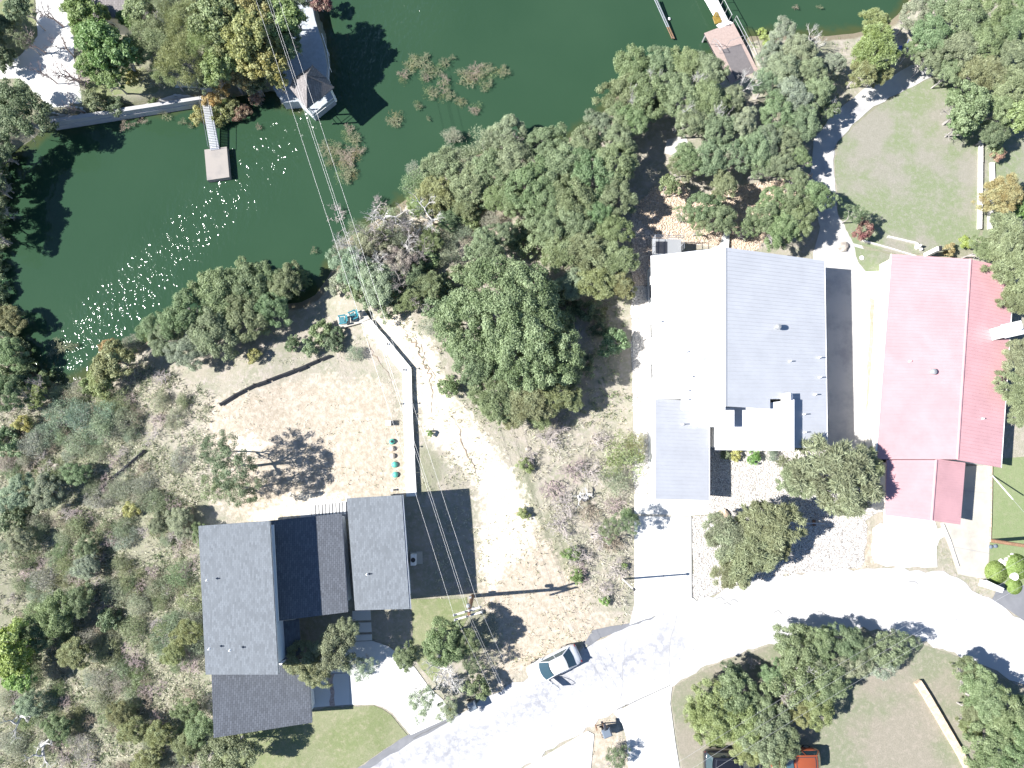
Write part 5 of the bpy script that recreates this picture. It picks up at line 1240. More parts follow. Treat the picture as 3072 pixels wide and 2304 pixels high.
def finish_labels():
    byk = {}
    for o, x, y, r, col, noun in AUTO:
        nm, lx, ly = min(LMK, key=lambda k: (k[1] - x) ** 2 + (k[2] - y) ** 2); dx, dy = x - lx, y - ly
        if math.hypot(dx, dy) < 34: pos = 'right at the'
        elif abs(dx) > 2.2 * abs(dy): pos = 'right of the' if dx > 0 else 'left of the'
        elif abs(dy) > 2.2 * abs(dx): pos = 'below the' if dy > 0 else 'above the'
        else: pos = ('below-' if dy > 0 else 'above-') + ('right of the' if dx > 0 else 'left of the')
        size = ('small' if r < 34 else 'medium' if r < 50 else 'mid-sized' if r < 66 else 'large') if noun == 'tree' else ('tiny' if r < 24 else 'small' if r < 34 else 'broad')
        byk.setdefault((size, TONE.get(col, col), noun, pos, nm), []).append((math.hypot(dx, dy), o))
    NUMS = ['nearest', 'second nearest', 'third nearest', 'fourth nearest', 'fifth nearest', 'sixth nearest']
    for (size, tone, noun, pos, nm), l in byk.items():
        l.sort(key=lambda k: k[0])
        for i, (_, o) in enumerate(l):
            o['label'] = (NUMS[min(i, 5)] + ' ' if len(l) > 1 else '') + ' '.join((size, tone, noun, pos, nm))
def tree(x, y, r, kind, col, label, h=None, group=None, name=None, cat=None, water=False, flat=1.0):
    """a tree or bush whose crown shows at pixel x, y with radius r pixels"""
    Rm = r * .0298
    bR, bH = BASE[kind]; s_ = Rm / bR
    if kind in ('oak', 'open', 'cedar', 'leafy', 'willow', 'big'):
        hc = h if h is not None else max(1.2, Rm * 1.0 + .6)
        nm = name or ('tree'); ct = cat or 'tree'
    else:
        hc = h if h is not None else Rm * .45; nm = name or 'bush'; ct = cat or 'bush'
    hc *= .78; hc_img = hc
    base = P(x, y, hc_img); gx, gy = base.x, base.y; g0 = gz(gx, gy) if not water else WZ
    c = Vector((gx, gy, g0))
    o = thing(nm, c, label, ct, group, 0.0)
    me = rt.choice(CR[kind]); cr = bpy.data.objects.new('crown', me); link(cr, o)
    cr.location = (0, 0, hc); cr.rotation_euler = (0, 0, rt.uniform(0, 6.28)); k = rt.uniform(.93, 1.07)
    cr.scale = (s_ * k, s_ / k, s_ * flat * rt.uniform(.9, 1.1)); j = lambda v: v * rt.uniform(.88, 1.12)
    cr.color = tuple(j(v) for v in COLR[col]) + (1,)
    if group: auto_label(o, x, y, r, col, 'tree' if ct == 'tree' else 'scrub bush' if kind == 'scrub' else 'bush')
    tm = rt.choice(TR['oak' if kind in ('oak', 'open', 'cedar', 'leafy', 'willow', 'big') else 'bush'])
    tb = bpy.data.objects.new('trunk', tm); link(tb, o)
    bh, bs = (4.2, 2.6) if tm.name.startswith('oak') else (1.3, .9)
    zs = (hc + bH * s_ * .45) / bh; tb.scale = (Rm * .72 / bs, Rm * .72 / bs, zs); tb.rotation_euler = (0, 0, rt.uniform(0, 6.28))
    return o
def bare(x, y, r, kind, col, label, hs=None, group=None, name='dead_tree', cat='dead tree', water=False):
    Rm = r * .0298; H0, R0 = {'dead': (4.0, 2.6), 'snag': (3.0, 2.6), 'brush': (1.6, 1.5)}[kind]
    H = hs if hs is not None else Rm * 1.3
    b = P(x, y, H * .6); o = thing(name, (b.x, b.y, gz(b.x, b.y) if not water else WZ), label, cat, group, rt.uniform(0, 6.28))
    me = rt.choice(BT[kind]); br = bpy.data.objects.new('branches', me); link(br, o); br.scale = (Rm / R0 * 1.1, Rm / R0 * 1.1, H / H0); br.color = COLR[col] + (1,)
    if group: auto_label(o, x, y, r, col, {'dead tree': 'dead tree', 'brush': 'half-drowned brush'}.get(cat, 'leafless bush'))
    return o

T = tree
# north-west bank
for x, y, r_ in ((150,40,60),(95,120,50),(180,130,46),(130,215,44),(210,300,50)): bare(x,y,r_,'dead','twigp','pinkish bare tree shading the pale patio',3.4,'bare trees over the patio','bare_tree','bare tree')
T(60,20,50,'leafy','dark','dark tree over the corner lawn at the top edge',4.5); T(70,120,34,'open','dark','thin dark tree over the corner lawn',3)
T(55,335,112,'oak','dark','large dark green oak at the left edge above the water',4.5)
T(15,85,60,'oak','dark','dark bush in the top left corner beside the shaded lawn',2.0)
T(10,180,50,'leafy','dark','dark green shrub at the left edge below the corner lawn',1.5)
T(262,55,78,'leafy','bright','bright green tree covering the left end of the brown roof',5)
T(318,140,92,'leafy','bright','tall bright green tree in front of the brown roof',6)
T(325,225,58,'leafy','bright','bright green lower crown standing over the shaded bank lawn',4)
T(390,60,40,'leafy','bright','small bright green tree just right of the brown roof middle',4)
T(462,115,88,'willow','pale','pale feathery tree right of the brown roof',5)
T(545,170,92,'willow','yg','light yellow-green feathery tree over the bank patio',5)
T(560,55,90,'willow','yg','light green feathery tree at the top edge',6)
T(655,60,95,'leafy','olive','tall mixed green tree at the top edge beside the feathery trees',7)
T(660,185,75,'leafy','yg','yellow-green tree behind the gangway',6)
T(745,110,92,'leafy','gold','golden leaved tree under the overhead lines',7)
T(835,70,90,'leafy','yg','yellow-green tree beside the lakeside deck',6)
T(800,190,80,'leafy','gold','golden green tree left of the gazebo',5.5)
T(730,228,60,'leafy','rust','rusty brown tree above the red shrub',4)
T(870,10,60,'oak','dark','dark tree at the top edge beside the deck',5)
T(405,232,36,'bush','yellow','yellow shrub on the shaded bank lawn',1.2)
T(285,305,44,'bush','oak','green shrub above the seawall beside the pale patio',1.0)
T(340,318,38,'bush','dark','dark green shrub against the seawall',1.0)
T(305,345,18,'bush','sage','small sage bush hanging over the seawall',.8)
T(460,232,44,'scrub','grey','grey shrub under the feathery trees',1.5)
T(580,238,44,'scrub','sage','sage grey shrub beside the white bank patio',1.5)
T(668,268,38,'bush','orange','small orange leaved tree beside the gangway top',2.0)
T(640,300,36,'bush','orange','orange-tinged shrub overhanging the gangway',2.0)
T(600,352,40,'bush','rust','green and rust shrub left of the gangway over the water',1.4)
T(665,345,44,'bush','olive','olive shrub right of the gangway over the water',1.4)
T(700,318,34,'bush','olive','olive bush between the gangway and the red shrub',1.4)
T(727,340,34,'bush','red','crimson shrub over the water on the upper left bank',1.4)
T(772,300,30,'bush','pink','pinkish shrub between the crimson shrub and the deck',1.2)
T(965,12,40,'bush','red','dark red shrub at the top edge beside the deck',2.0)
T(255,290,26,'scrub','sage','thin grey shrub at the edge of the pale patio',.8)
bare(205,215,70,'dead','twigp','leafless pinkish tree over the pale patio',3.0,name='bare_tree',cat='bare tree')
bare(240,255,60,'brush','twigp','leafless pinkish bush beside the bright green tree',2.0,name='bare_bush',cat='bare bush')
for i, (x, y, r) in enumerate([(-15,450,60),(-25,540,50),(-28,620,56),(-30,700,50),(-150,60,110),(-60,500,80),(-55,640,80),(-30,560,50)]):
    T(x,y,r,'oak','dark','dark oak on the far left bank shading the water',4.4,group='oaks on the far left bank')
for x, y, r_ in ((-5,450,44),(-8,500,40),(-12,560,44),(-6,620,40),(-10,680,44),(-8,745,40),(-6,810,40),(0,870,44)):
    T(x,y,r_,'bush','dark','dark bush on the far left bank',.9,group='dark bushes on the far left bank')
# drowned brush
WB = [(1240,230,40),(1300,250,40),(1400,270,44),(1470,255,40),(1340,320,34),(1290,310,36),(1060,450,40),(1040,545,44),(1070,500,40),(1020,490,40),(1460,290,30),(370,388,30),(430,368,22),(500,352,26),(405,372,16),(560,385,22),(590,392,16),(795,395,18),(1262,215,46),(1215,268,30),(1330,232,30),(1362,215,18),(1335,285,38),(1275,272,24),(1440,265,52),(1500,250,34),(1465,230,16),(1430,345,30),(1260,345,22),(1290,380,12),(1195,380,40),(1385,335,26),(1050,420,30),(1010,470,44),(1045,510,52),(1085,480,30),(1065,550,36),(1000,520,26),(940,760,20),(205,1065,52),(240,1035,24),(2375,45,16),(2445,40,14),(2345,10,12)]
for i, (x, y, r) in enumerate(WB):
    o = bare(x,y,r,'brush',rt.choice(['twigb','olivetw','olivetw']),'half drowned leafless brush standing in the green water',.45,'drowned brush in the lake','drowned_brush','brush',True)
    if r > 20 and x > 900:
        cr = bpy.data.objects.new('crown', rt.choice(CR['sparse'])); link(cr, o); q = r * .0298 / 1.4 * .8; cr.scale = (q, q, .5); cr.location = (0, 0, .05); cr.color = COLR[rt.choice(['brownleaf','olive','rust'])] + (1,)
# south-east shore, west part
G1 = 'oaks along the lake shore above the bare yard'
for x, y, r, c, h in [(655,880,98,'oak',3.5),(745,865,88,'oak',3.5),(800,835,58,'oak',3.5),(860,850,66,'oak',3.5),(560,945,85,'oak',3.5),(640,1000,88,'oakg',3),(735,955,80,'oak',3),(815,930,66,'oak',3),(905,835,34,'oak',2.5),(500,1020,60,'oakg',2.5),(560,1060,62,'sage',2.5),(460,985,55,'oak',2.5),(735,820,50,'oakg',3)]:
    T(x,y,r,'oak',c,'dense grey-green oak in the shoreline clump above the bare yard',h,group=G1)
T(345,1085,72,'leafy','olive','olive green tree with orange top on the shore near the sun glitter',3)
T(330,1040,34,'bush','orange','orange leaved shrub at the water edge near the sun glitter',2.2)
T(310,1140,55,'leafy','yg','yellow-green shrub on the shore left of the dry grass',1.8)
T(395,1040,40,'scrub','grey','bare grey bush behind the olive shore tree',1.8)
T(762,1068,26,'bush','yellow','yellow-green shrub beside the upper silt fence',.8)
T(1063,1062,30,'scrub','blue','blue-green bush beside the bend of the walkway',.6)
T(960,1000,40,'bush','oak','green bush in the shade below the landing',.8); T(1000,1030,34,'bush','dark','dark green bush just left of the walkway',.7)
T(930,1045,34,'bush','oakg','grey-green bush above the end of the silt fence',.7); T(880,1030,30,'bush','dark','small dark bush among the shaded shore oaks',.7)
T(1010,1000,26,'bush','dark','little dark bush under the teal landing',.6); T(1165,935,36,'bush','dark','dark bush at the right of the landing',1.2)
# clump between walkway and giant oak
G2 = 'grey-green trees above the landing'
for x, y, r, k, c, h in [(1060,800,80,'oak','sage',3),(1140,850,78,'oak','oak',3.2),(1200,790,62,'oak','oakg',3),(1110,735,60,'oak','sage',3),(1240,820,54,'oak','dark',2.5),(1285,855,52,'cedar','ced',2.5),(1225,905,44,'cedar','ced',2),(1080,700,46,'scrub','sage',2),(1180,720,46,'scrub','sage',2.2),(1030,745,40,'scrub','grey',1.8),(1290,720,48,'cedar','olive',2),(1350,660,44,'cedar','dark',2),(1160,700,40,'cedar','olive',2)]:
    T(x,y,r,k,{'oak':'sage','oakg':'grey'}.get(c,c),'grey-green tree in the tangled clump above the teal landing',h*.8,group=G2,name='tree',cat='tree')
bare(1140,640,105,'dead','deadw','bleached dead tree leaning over the lake edge, largest on the shore',4.6)
for x, y, r_ in ((1090,700,60),(1180,690,64),(1070,780,56),(1230,680,60),(1140,800,54),(1040,720,50),(1200,840,50),(1260,760,54)):
    bare(x,y,r_,'dead',rt.choice(['deadw','twigw']),'grey dead limbs in the tangled clump above the landing',4.6,'dead limbs above the landing')
bare(1290,640,80,'dead','deadw','bleached dead tree right of the leaning one on the shore',4.6)
bare(1215,735,75,'dead','deadw','grey dead tree tangled in the clump above the landing',3.2)
bare(1010,655,55,'brush','twigw','fine grey bare bush over the water left of the dead trees',1.5,name='bare_bush',cat='bare bush')
bare(1115,620,50,'brush','twigw','fine grey bare bush on the shore above the dead trees',1.5,name='bare_bush',cat='bare bush')
bare(1250,900,45,'dead','twigw','small grey dead tree in the shade left of the giant oak',2.5)
GA_ = 'undergrowth between the walkway and the shore woods'
for x, y, r_, k, c in [(1330,720,44,'scrub','sage'),(1380,700,40,'scrub','grey'),(1420,760,44,'bush','oakg'),(1350,770,40,'scrub','grey'),(1400,820,46,'bush','oak'),(1330,860,40,'bush','dark'),(1300,920,44,'bush','oakg'),(1350,910,40,'bush','dark'),(1290,980,36,'scrub','grey'),(1540,720,50,'bush','oakg'),(1580,680,50,'bush','oakg'),(1580,740,46,'bush','oak'),(1470,660,40,'scrub','grey'),(1290,780,40,'bush','oak'),(1100,800,50,'bush','sage'),(1070,870,46,'bush','oak'),(1110,900,40,'bush','oakg'),(1020,850,46,'bush','sage'),(1180,880,44,'bush','oak'),(1220,690,44,'scrub','grey'),(1250,770,40,'bush','dark'),(1170,650,40,'scrub','sage'),(1410,660,40,'bush','yg'),(1440,610,40,'bush','oak'),(1330,640,36,'bush','olive'),(1650,900,60,'bush','dark'),(1760,930,44,'bush','dark'),(1700,960,40,'bush','oak'),(1380,960,50,'oak','oak'),(1370,1040,46,'oak','oak'),(1700,1120,60,'oak','oak'),(1760,1100,34,'bush','dark'),(1720,1200,40,'cedar','ced'),(1540,1250,44,'cedar','ced'),(1620,1250,44,'cedar','ced'),(1450,1130,50,'oak','oak'),(1350,1160,40,'bush','oak')]:
    T(x,y,r_,k,c,'bush in the undergrowth beside the giant oak',.8 if k in ('bush','scrub') else 2.5,group=GA_)
GB_ = 'trees on the upper left bank'
for x, y, r_, k, c, h in [(420,20,60,'leafy','pale',6),(500,30,70,'willow','pale',6),(610,120,70,'willow','yg',6),(700,40,80,'leafy','yg',7),(760,30,70,'leafy','gold',7),(780,130,70,'leafy','gold',6),(850,150,56,'leafy','oak',5),(870,90,50,'leafy','dark',5),(620,215,56,'leafy','dark',4.5),(680,130,66,'leafy','olive',6),(500,215,56,'willow','pale',4),(360,170,60,'leafy','bright',5),(280,110,60,'leafy','bright',5.5),(290,180,60,'leafy','bright',5),(760,60,60,'leafy','yg',7),(420,150,46,'leafy','dark',4),(450,300,20,'bush','oak',.6),(770,250,40,'leafy','dark',3),(830,235,34,'leafy','gold',4)]:
    T(x,y,r_,k,c,'leafy tree on the upper left bank',h,group=GB_)
# shoreline mass
G3 = 'shoreline brush and trees right of the dead trees'
for x, y, r, k, c, h in [(1245,560,58,'scrub','pale',1.6),(1330,500,74,'cedar','pale',2.4),(1310,585,70,'cedar','yg',2.4),(1410,555,72,'cedar','pale',2.6),(1395,480,58,'scrub','sage',2),(1450,430,60,'scrub','sage',2.6),(1470,510,72,'cedar','cedg',3),(1395,625,46,'cedar','olive',2),(1255,620,46,'cedar','yg',2),(1360,415,40,'scrub','grey',1.6),(1490,600,50,'cedar','oak',2.4),(1245,515,34,'scrub','grey',1.2)]:
    T(x,y,r,k,c,'feathery light olive brush along the shore right of the dead trees',h,group=G3)
G4 = 'oaks on the shore between the lake and the giant oak'
for x, y, r, c, h in [(1520,400,66,'sage',3),(1540,480,82,'oakg',3.6),(1590,555,88,'oak',4),(1640,430,74,'oakg',3.6),(1680,500,92,'oakg',4),(1760,440,70,'oakg',4),(1770,530,90,'oak',4),(1850,500,80,'oakg',4),(1850,590,68,'oak',4),(1720,600,82,'oak',4),(1640,610,70,'oak',3.6),(1540,600,56,'oak',3),(1860,420,60,'oakg',4),(1800,380,60,'oakg',4)]:
    T(x,y,r,'oak',c,'rounded grey-green oak in the dense shoreline wood left of the gravel bed',h,group=G4)
bare(1530,430,50,'dead','twigw','grey dead tree poking through the shore wood',4.2)
G5 = 'oaks at the lake corner below the tan dock'
for x, y, r, c, h in [(1905,205,78,'oak',4.2),(1860,290,82,'oak',4.2),(1985,195,66,'oakg',4.2),(2060,200,74,'oak',4.2),(2125,215,70,'oakg',4.2),(1950,290,84,'oak',4.6),(2040,290,80,'oakg',4.6),(2120,300,78,'oak',4.6),(1900,360,66,'oak',4),(2190,300,56,'oakg',4),(2070,365,66,'oakg',4),(2150,380,66,'oakg',4),(2225,370,56,'sage',4),(2215,300,40,'grey',3.6),(1860,355,60,'oak',4)]:
    T(x,y,r,'oak',c,'rounded grey-green oak in the dense wood below the tan dock',h,group=G5)
for x, y in ((1960,250),(2090,260),(2150,340),(1900,300),(2050,345),(2235,255)):
    bare(x,y,40,'dead','deadw','grey dead branches showing between the oaks below the dock',5.6,'dead limbs among the dock oaks','dead_tree','dead tree')
T(1958,325,50,'oak','dark','dark oak in the hollow of the wood below the dock',2.5)
# over the gravel bed behind the white house
G6 = 'oaks over the gravel bed behind the white roof'
for x, y, r, k, c, h in [(2060,480,60,'oak','oak',3.4),(2130,470,66,'oak','oakg',3.6),(2200,470,62,'open','oakg',3.6),(2040,500,50,'oak','oak',3),(2270,440,66,'oak','oakg',3.6),(2170,560,54,'oak','oak',3.4),(2010,562,42,'bush','oak',2.6),(2060,640,40,'open','oak',3),(2110,620,58,'oak','oak',3.4),(2160,660,56,'oak','oak',3.4),(2100,680,40,'open','oak',3.0),(2270,500,48,'open','oakg',3.4),(2320,600,50,'oak','oak',3.6),(2290,655,60,'oak','oak',3.8),(2375,595,56,'oak','oak',3.8),(2440,590,56,'oak','oak',3.6),(2340,690,66,'oak','oak',3.8),(2400,660,60,'oak','oak',3.8),(2240,690,38,'open','oak',3),(2490,600,34,'open','oak',3.0),(2390,540,40,'oak','oak',3.4)]:
    T(x,y,r,k,c,'spreading green oak over the tan gravel behind the white roof',h,group=G6)
# right of the dock, along the garden path
G7 = 'grey-green oaks between the dock and the garden path'
for x, y, r, c, h in [(2350,110,62,'sage',3),(2310,170,52,'sage',2.6),(2400,150,58,'sage',3.2),(2350,215,66,'sage',3.6),(2430,215,56,'oakg',3.4),(2300,250,56,'oakg',3.4),(2380,290,70,'sage',3.6),(2330,340,66,'oakg',3.6),(2450,280,60,'oakg',3.6),(2410,370,62,'oakg',3.6),(2300,420,60,'oakg',3.6),(2360,420,52,'oakg',3.4),(2340,500,54,'oakg',3.4),(2500,190,44,'sage',2.6),(2490,330,34,'oakg',2.6),(2400,470,40,'oak',3.2)]:
    T(x,y,r,'oak',c,'grey-green oak in the wood between the tan dock and the garden path',h,group=G7)
bare(2440,105,36,'dead','deadw','small bleached dead tree at the water edge right of the dock',3.6)
bare(2450,145,26,'dead','deadw','second little bleached tree right of the dock, lower than the first',4.2)
bare(2492,320,36,'snag','deadw','twisted bleached snag beside the garden path',3)
T(2620,150,88,'cedar','yg','yellow-green tree beside the blue chairs, biggest of the two yellowish crowns',4.5); T(2625,70,56,'cedar','yg','yellow-green tree top standing over the water above the blue chairs',4); T(2590,210,60,'cedar','olive','olive yellow tree over the garden path',4)
T(2640,220,46,'cedar','yg','low yellow-green crown at the path edge',3)
T(2285,95,18,'bush','lime','bright green weeds beside the dock railing',.4); T(2305,130,36,'bush','lime','bright green shrub patch right of the dock',.6)
G8 = 'woods in the top right corner'
for x, y, r, k, c, h in [(2750,40,66,'oak','sage',4),(2820,20,70,'oak','oakg',4.4),(2800,110,76,'oak','oak',4.4),(2900,60,80,'oak','oak',4.8),(2980,30,74,'oak','oak',4.8),(3050,80,78,'oak','oak',4.8),(2880,150,76,'oak','oakg',4.4),(2960,130,78,'oak','oak',4.6),(3040,170,76,'oak','oakg',4.6),(2790,180,54,'oak','oakg',3.6),(2850,215,50,'oak','oakg',3.6),(2950,220,74,'cedar','ced',4.4),(3030,260,76,'cedar','cedg',4.4),(3060,350,64,'leafy','yg',4),(3000,320,60,'oak','oak',4),(2740,150,40,'oak','oak',3),(3075,10,60,'oak','oak',4.6),(2980,400,50,'oak','dark',3)]:
    T(x,y,r,k,c,'rounded green tree in the dense wood of the top right corner',h,group=G8)
T(2900,320,84,'leafy','oak','round dark green broadleaf tree overhanging the back lawn, left of the orange tree row',4.2)
T(2885,375,52,'leafy','oak','lower dark green lobe of broadleaf hanging over the back lawn',3)
T(2985,430,42,'bush','oak','round grey-green shrub at the top of the white stone edging',1.6); T(2990,465,30,'bush','pink','pinkish shrub below the round grey-green shrub',1)
T(3000,585,74,'cedar','rust','rusty orange tree right of the back lawn',3)
T(3055,620,46,'leafy','bright','green shrub at the right edge below the orange tree',1.5)
T(3020,720,84,'cedar','cedg','pale green feathery tree at the right edge above the red roof',4.5); T(2950,745,48,'cedar','cedg','small pale feathery crown touching the top end of the red roof',3.6)
T(2895,728,28,'bush','lime','yellow-green shrub at the lower right corner of the back lawn',.8); T(2845,750,24,'bush','rust','brownish shrub just above the red roof',.8)
T(3040,810,84,'cedar','cedg','feathery tree overlapping the upper right edge of the red roof',4.8); T(3050,900,60,'cedar','ced','feathery tree between the chimney and the upper red roof corner',4.0)
T(3058,1075,66,'cedar','cedg','feathery tree just below the white chimney',4.2); T(3050,1170,74,'cedar','cedg','large feathery tree at the right edge overlapping the red roof',4.2); T(3062,1245,46,'cedar','cedg','lowest feathery crown at the right edge beside the lawn',3)
T(2590,688,36,'bush','red','red and purple shrub standing in shade on the back lawn',1.6); T(2565,640,40,'open','dark','thin dark tree beside the red shrub',3.2)
# between and in front of houses
T(2500,1425,140,'cedar','shade','great olive feathery tree between the white and red roofs',5)
T(2400,1440,70,'cedar','shade','pale left shoulder of foliage at the lower corner of the white roof',4); T(2590,1410,66,'cedar','shade','feathery crown touching the left edge of the red roof',4.4)
T(2310,1575,100,'cedar','shade','grey-green feathery tree in the gravel yard, uppermost of the pair there',4); T(2180,1610,80,'cedar','shade','grey-green feathery tree at the left of the gravel yard',3.6)
T(2250,1660,90,'cedar','shade','grey-green feathery tree in the middle of the gravel yard trees',3.8); T(2200,1715,66,'cedar','shade','lowest feathery tree of the gravel yard near the road',3); T(2340,1630,46,'cedar','ced','feathery crown at the right side of the gravel yard trees',3.4); T(2150,1590,40,'open','cedg','thin leaved tree beside the pale boulder',2.6)
T(2206,1366,22,'bush','yellow','yellow shrub below the white porch roof',.5); T(2262,1372,26,'bush','vivid','vivid green shrub below the white porch roof',.5); T(2318,1366,24,'scrub','blue','blue-green shrub at the right end below the white porch roof',.5); T(2176,1366,18,'bush','dark','dark shrub in shade below the left end of the porch roof',.5)
# the giant oak and its neighbours
go_ = T(1535,965,226,'big','oak','giant round green oak in the middle of the picture',5.5); go_.children[0].color = (.078, .112, .045, 1)
T(1420,1090,84,'oak','oak','lower left lobe tree of the giant oak',3.6); T(1640,1070,92,'oak','oak','green oak joined to the lower right of the giant oak',4)
T(1480,1195,82,'cedar','ced','feathery olive tree below the giant oak, left one',3.4); T(1580,1210,80,'cedar','ced','feathery olive tree below the giant oak, middle one',3.4); T(1660,1190,66,'cedar','ced','feathery olive tree below the giant oak, right one',3)
G9 = 'oaks around the upper side of the giant oak'
for x, y, r, k, c, h in [(1460,740,64,'oak','oakg',3),(1500,700,46,'oak','oakg',3),(1640,690,74,'oak','oakg',3.6),(1720,670,72,'oak','oakg',3.6),(1790,640,60,'oak','oak',3.6),(1840,690,62,'oak','oak',3.6),(1680,760,70,'cedar','ced',3.8),(1760,760,78,'cedar','ced',4),(1850,780,66,'cedar','ced',4),(1790,850,66,'cedar','olive',3.8),(1860,860,52,'cedar','olive',3.6),(1720,850,56,'oak','sage',3.4)]:
    T(x,y,r,k,c,'green tree in the belt between the giant oak and the white roof',h,group=G9)
T(1838,1030,52,'bush','oak','dark green palm-like bush beside the gravel strip',1.4); T(1800,985,30,'bush','dark','small dark bush in the shade right of the giant oak',.8); T(1800,945,26,'bush','olive','small olive bush by the gravel strip above the dark bush',.8)
T(1870,1370,70,'scrub','olive','olive bush against the left side of the carport roof',1.8); T(1905,1340,44,'scrub','olive','olive bush beside the left edge of the carport roof, upper one',1.8); T(1840,1440,48,'scrub','sage','sage brush below the olive bush by the carport',1.0)
G10 = 'bare grey brush left of the carport'
for x, y, r in [(1640,1340,60),(1700,1390,66),(1760,1440,66),(1660,1440,60),(1720,1500,64),(1790,1520,60),(1700,1560,60),(1770,1600,64),(1850,1540,50),(1820,1650,60),(1740,1640,56),(1850,1610,50),(1600,1390,40),(1780,1310,50),(1830,1700,50),(1740,1720,44),(1680,1300,50),(1800,1760,40)]:
    bare(x,y,r,'brush',rt.choice(['twigw','twigp','twigb']),'leafless grey brush on the slope left of the carport driveway',1.0,G10,'bare_bush','bare bush')
T(1880,1565,46,'open','dark','dark sparse oak leaning over the carport driveway',3.4); T(1830,1590,40,'open','oak','thin oak among the grey brush',2.8)
bare(1755,1495,42,'snag','deadw','white dead branch lying in the grey brush',1.2,name='dead_branch',cat='dead branch')
for x, y, r, c, lb in [(1814,1801,18,'vivid','vivid green shrub above the road patch'),(1872,1698,12,'vivid','small vivid shrub beside the carport driveway'),(1715,1660,30,'bright','green bush in the middle of the brushy slope'),(1730,1730,26,'bright','green bush lower on the brushy slope'),(1570,1540,24,'yg','light green bush beside the pale wash'),(1575,1395,26,'yg','light green bush at the top of the pale wash'),(1290,1300,14,'bright','little green tuft right of the walkway'),(1880,1545,22,'bright','bright green shrub at the corner of the carport driveway')]:
    T(x,y,r,'bush',c,lb,.4)
# front of the dark house
T(1000,1950,74,'oak','cedg','dark leaved oak beside the entry slabs',4.2); T(920,1985,66,'oak','cedg','oak crown shading the garage driveway',4); T(1040,1885,42,'oak','cedg','small oak crown at the top over the entry court',4.2); T(1085,2005,44,'open','sage','thin leaved branches hanging over the white driveway',3.6); T(950,2030,46,'open','cedg','open crown above the stained driveway',3.6)
T(1330,1925,70,'oak','oak','dark oak just below the crossarm pole',4.4); T(1215,1970,42,'oak','oak','small oak beside the curve of the driveway',3.4); T(1395,1930,44,'oak','oak','right lobe oak below the crossarm pole',4.2); T(1430,2060,40,'bush','oak','green bush above the bin at the road edge',1.6)
bare(1310,1990,80,'dead','deadw','silvery dead tree by the driveway mouth, upper of two',4.0); bare(1350,2055,80,'dead','deadw','silvery dead tree by the driveway mouth, nearer the road',3.6)
T(1265,2100,52,'open','sage','sparse grey leaved tree over the driveway mouth',3); T(1340,2130,40,'open','sage','sparse grey leaved tree at the road corner',2.6); T(1350,2130,24,'bush','yg','yellow-green bush at the grass corner by the road',.5)
T(1420,1990,36,'open','dark','small thin oak between the dead trees and the dirt',3)
T(690,2250,84,'oak','ced','oak hidden beyond the lower edge of the garage roof',3.6)
# the single yard oak with the long shadow
T(700,1400,80,'open','dark','sparse dark oak casting a long branching shadow on the yard',5.4); T(650,1350,58,'open','dark','upper left limb crown of the sparse yard oak',5.0); T(740,1465,60,'open','dark','lower crown of the sparse yard oak nearest the roof',4.6); T(650,1460,56,'open','oak','lower left crown beside the sparse yard oak',3.8)
# left hillside
G11 = 'trees on the left hillside'
for x, y, r, k, c, h in [(35,960,66,'oak','olive',3.4),(30,1060,70,'oak','dark',3.4),(20,1180,70,'oak','dark',3.4),(110,1190,48,'cedar','yg',2.4),(55,1480,76,'oak','sage',3),(140,1480,70,'oak','oakg',3),(230,1420,54,'oak','dark',2),(170,1840,84,'oak','dark',3.6),(240,1800,60,'oak','dark',3.2),(110,1900,70,'oak','dark',3.4),(225,1960,66,'cedar','olive',3.2),(560,1900,58,'cedar','olive',2.4),(520,1960,48,'cedar','olive',2.2),(600,2180,66,'oak','dark',2.6),(560,2130,50,'oak','dark',2.4),(480,2200,56,'cedar','olive',2.4),(400,2190,56,'cedar','olive',2.4),(560,2240,56,'cedar','ced',2.4),(360,2140,50,'cedar','olive',2.2),(170,2180,52,'oak','dark',2.4),(90,2110,56,'oak','oakg',2.4),(60,1620,56,'oak','oakg',2.4),(260,1700,56,'cedar','sage',2),(260,1640,50,'oak','dark',1.8),(540,1560,60,'oak','oakg',2.4),(480,1570,46,'oak','oak',2),(600,1600,40,'oak','dark',2),(440,2290,60,'cedar','olive',2)]:
    T(x,y,r*.82,k,{'dark':'oak','oak':'oakg','oakg':'sage'}.get(c,c),'low tree on the brushy hillside at the left',h*.7,group=G11)
T(35,1950,84,'leafy','lime','bright lime green tree at the left edge of the hillside',3.4); T(60,2030,50,'leafy','lime','bright lime green low crown beneath the lime tree',2.6)
T(395,1530,28,'bush','yellow','yellow flowering shrub on the hillside',.7); T(70,1270,30,'bush','yellow','pale yellow shrub near the left edge below the lake',.8)
bare(55,2140,70,'snag','deadw','thick bleached dead trunk at the left edge, upper of two',2.6); bare(110,2230,80,'snag','deadw','thick bleached dead trunk in the bottom left corner, lower of two',2.2)
bare(100,1170,60,'dead','twigw','grey dead tree in the dark shore thicket at left',3.0)
G12 = 'scrub on the left hillside'
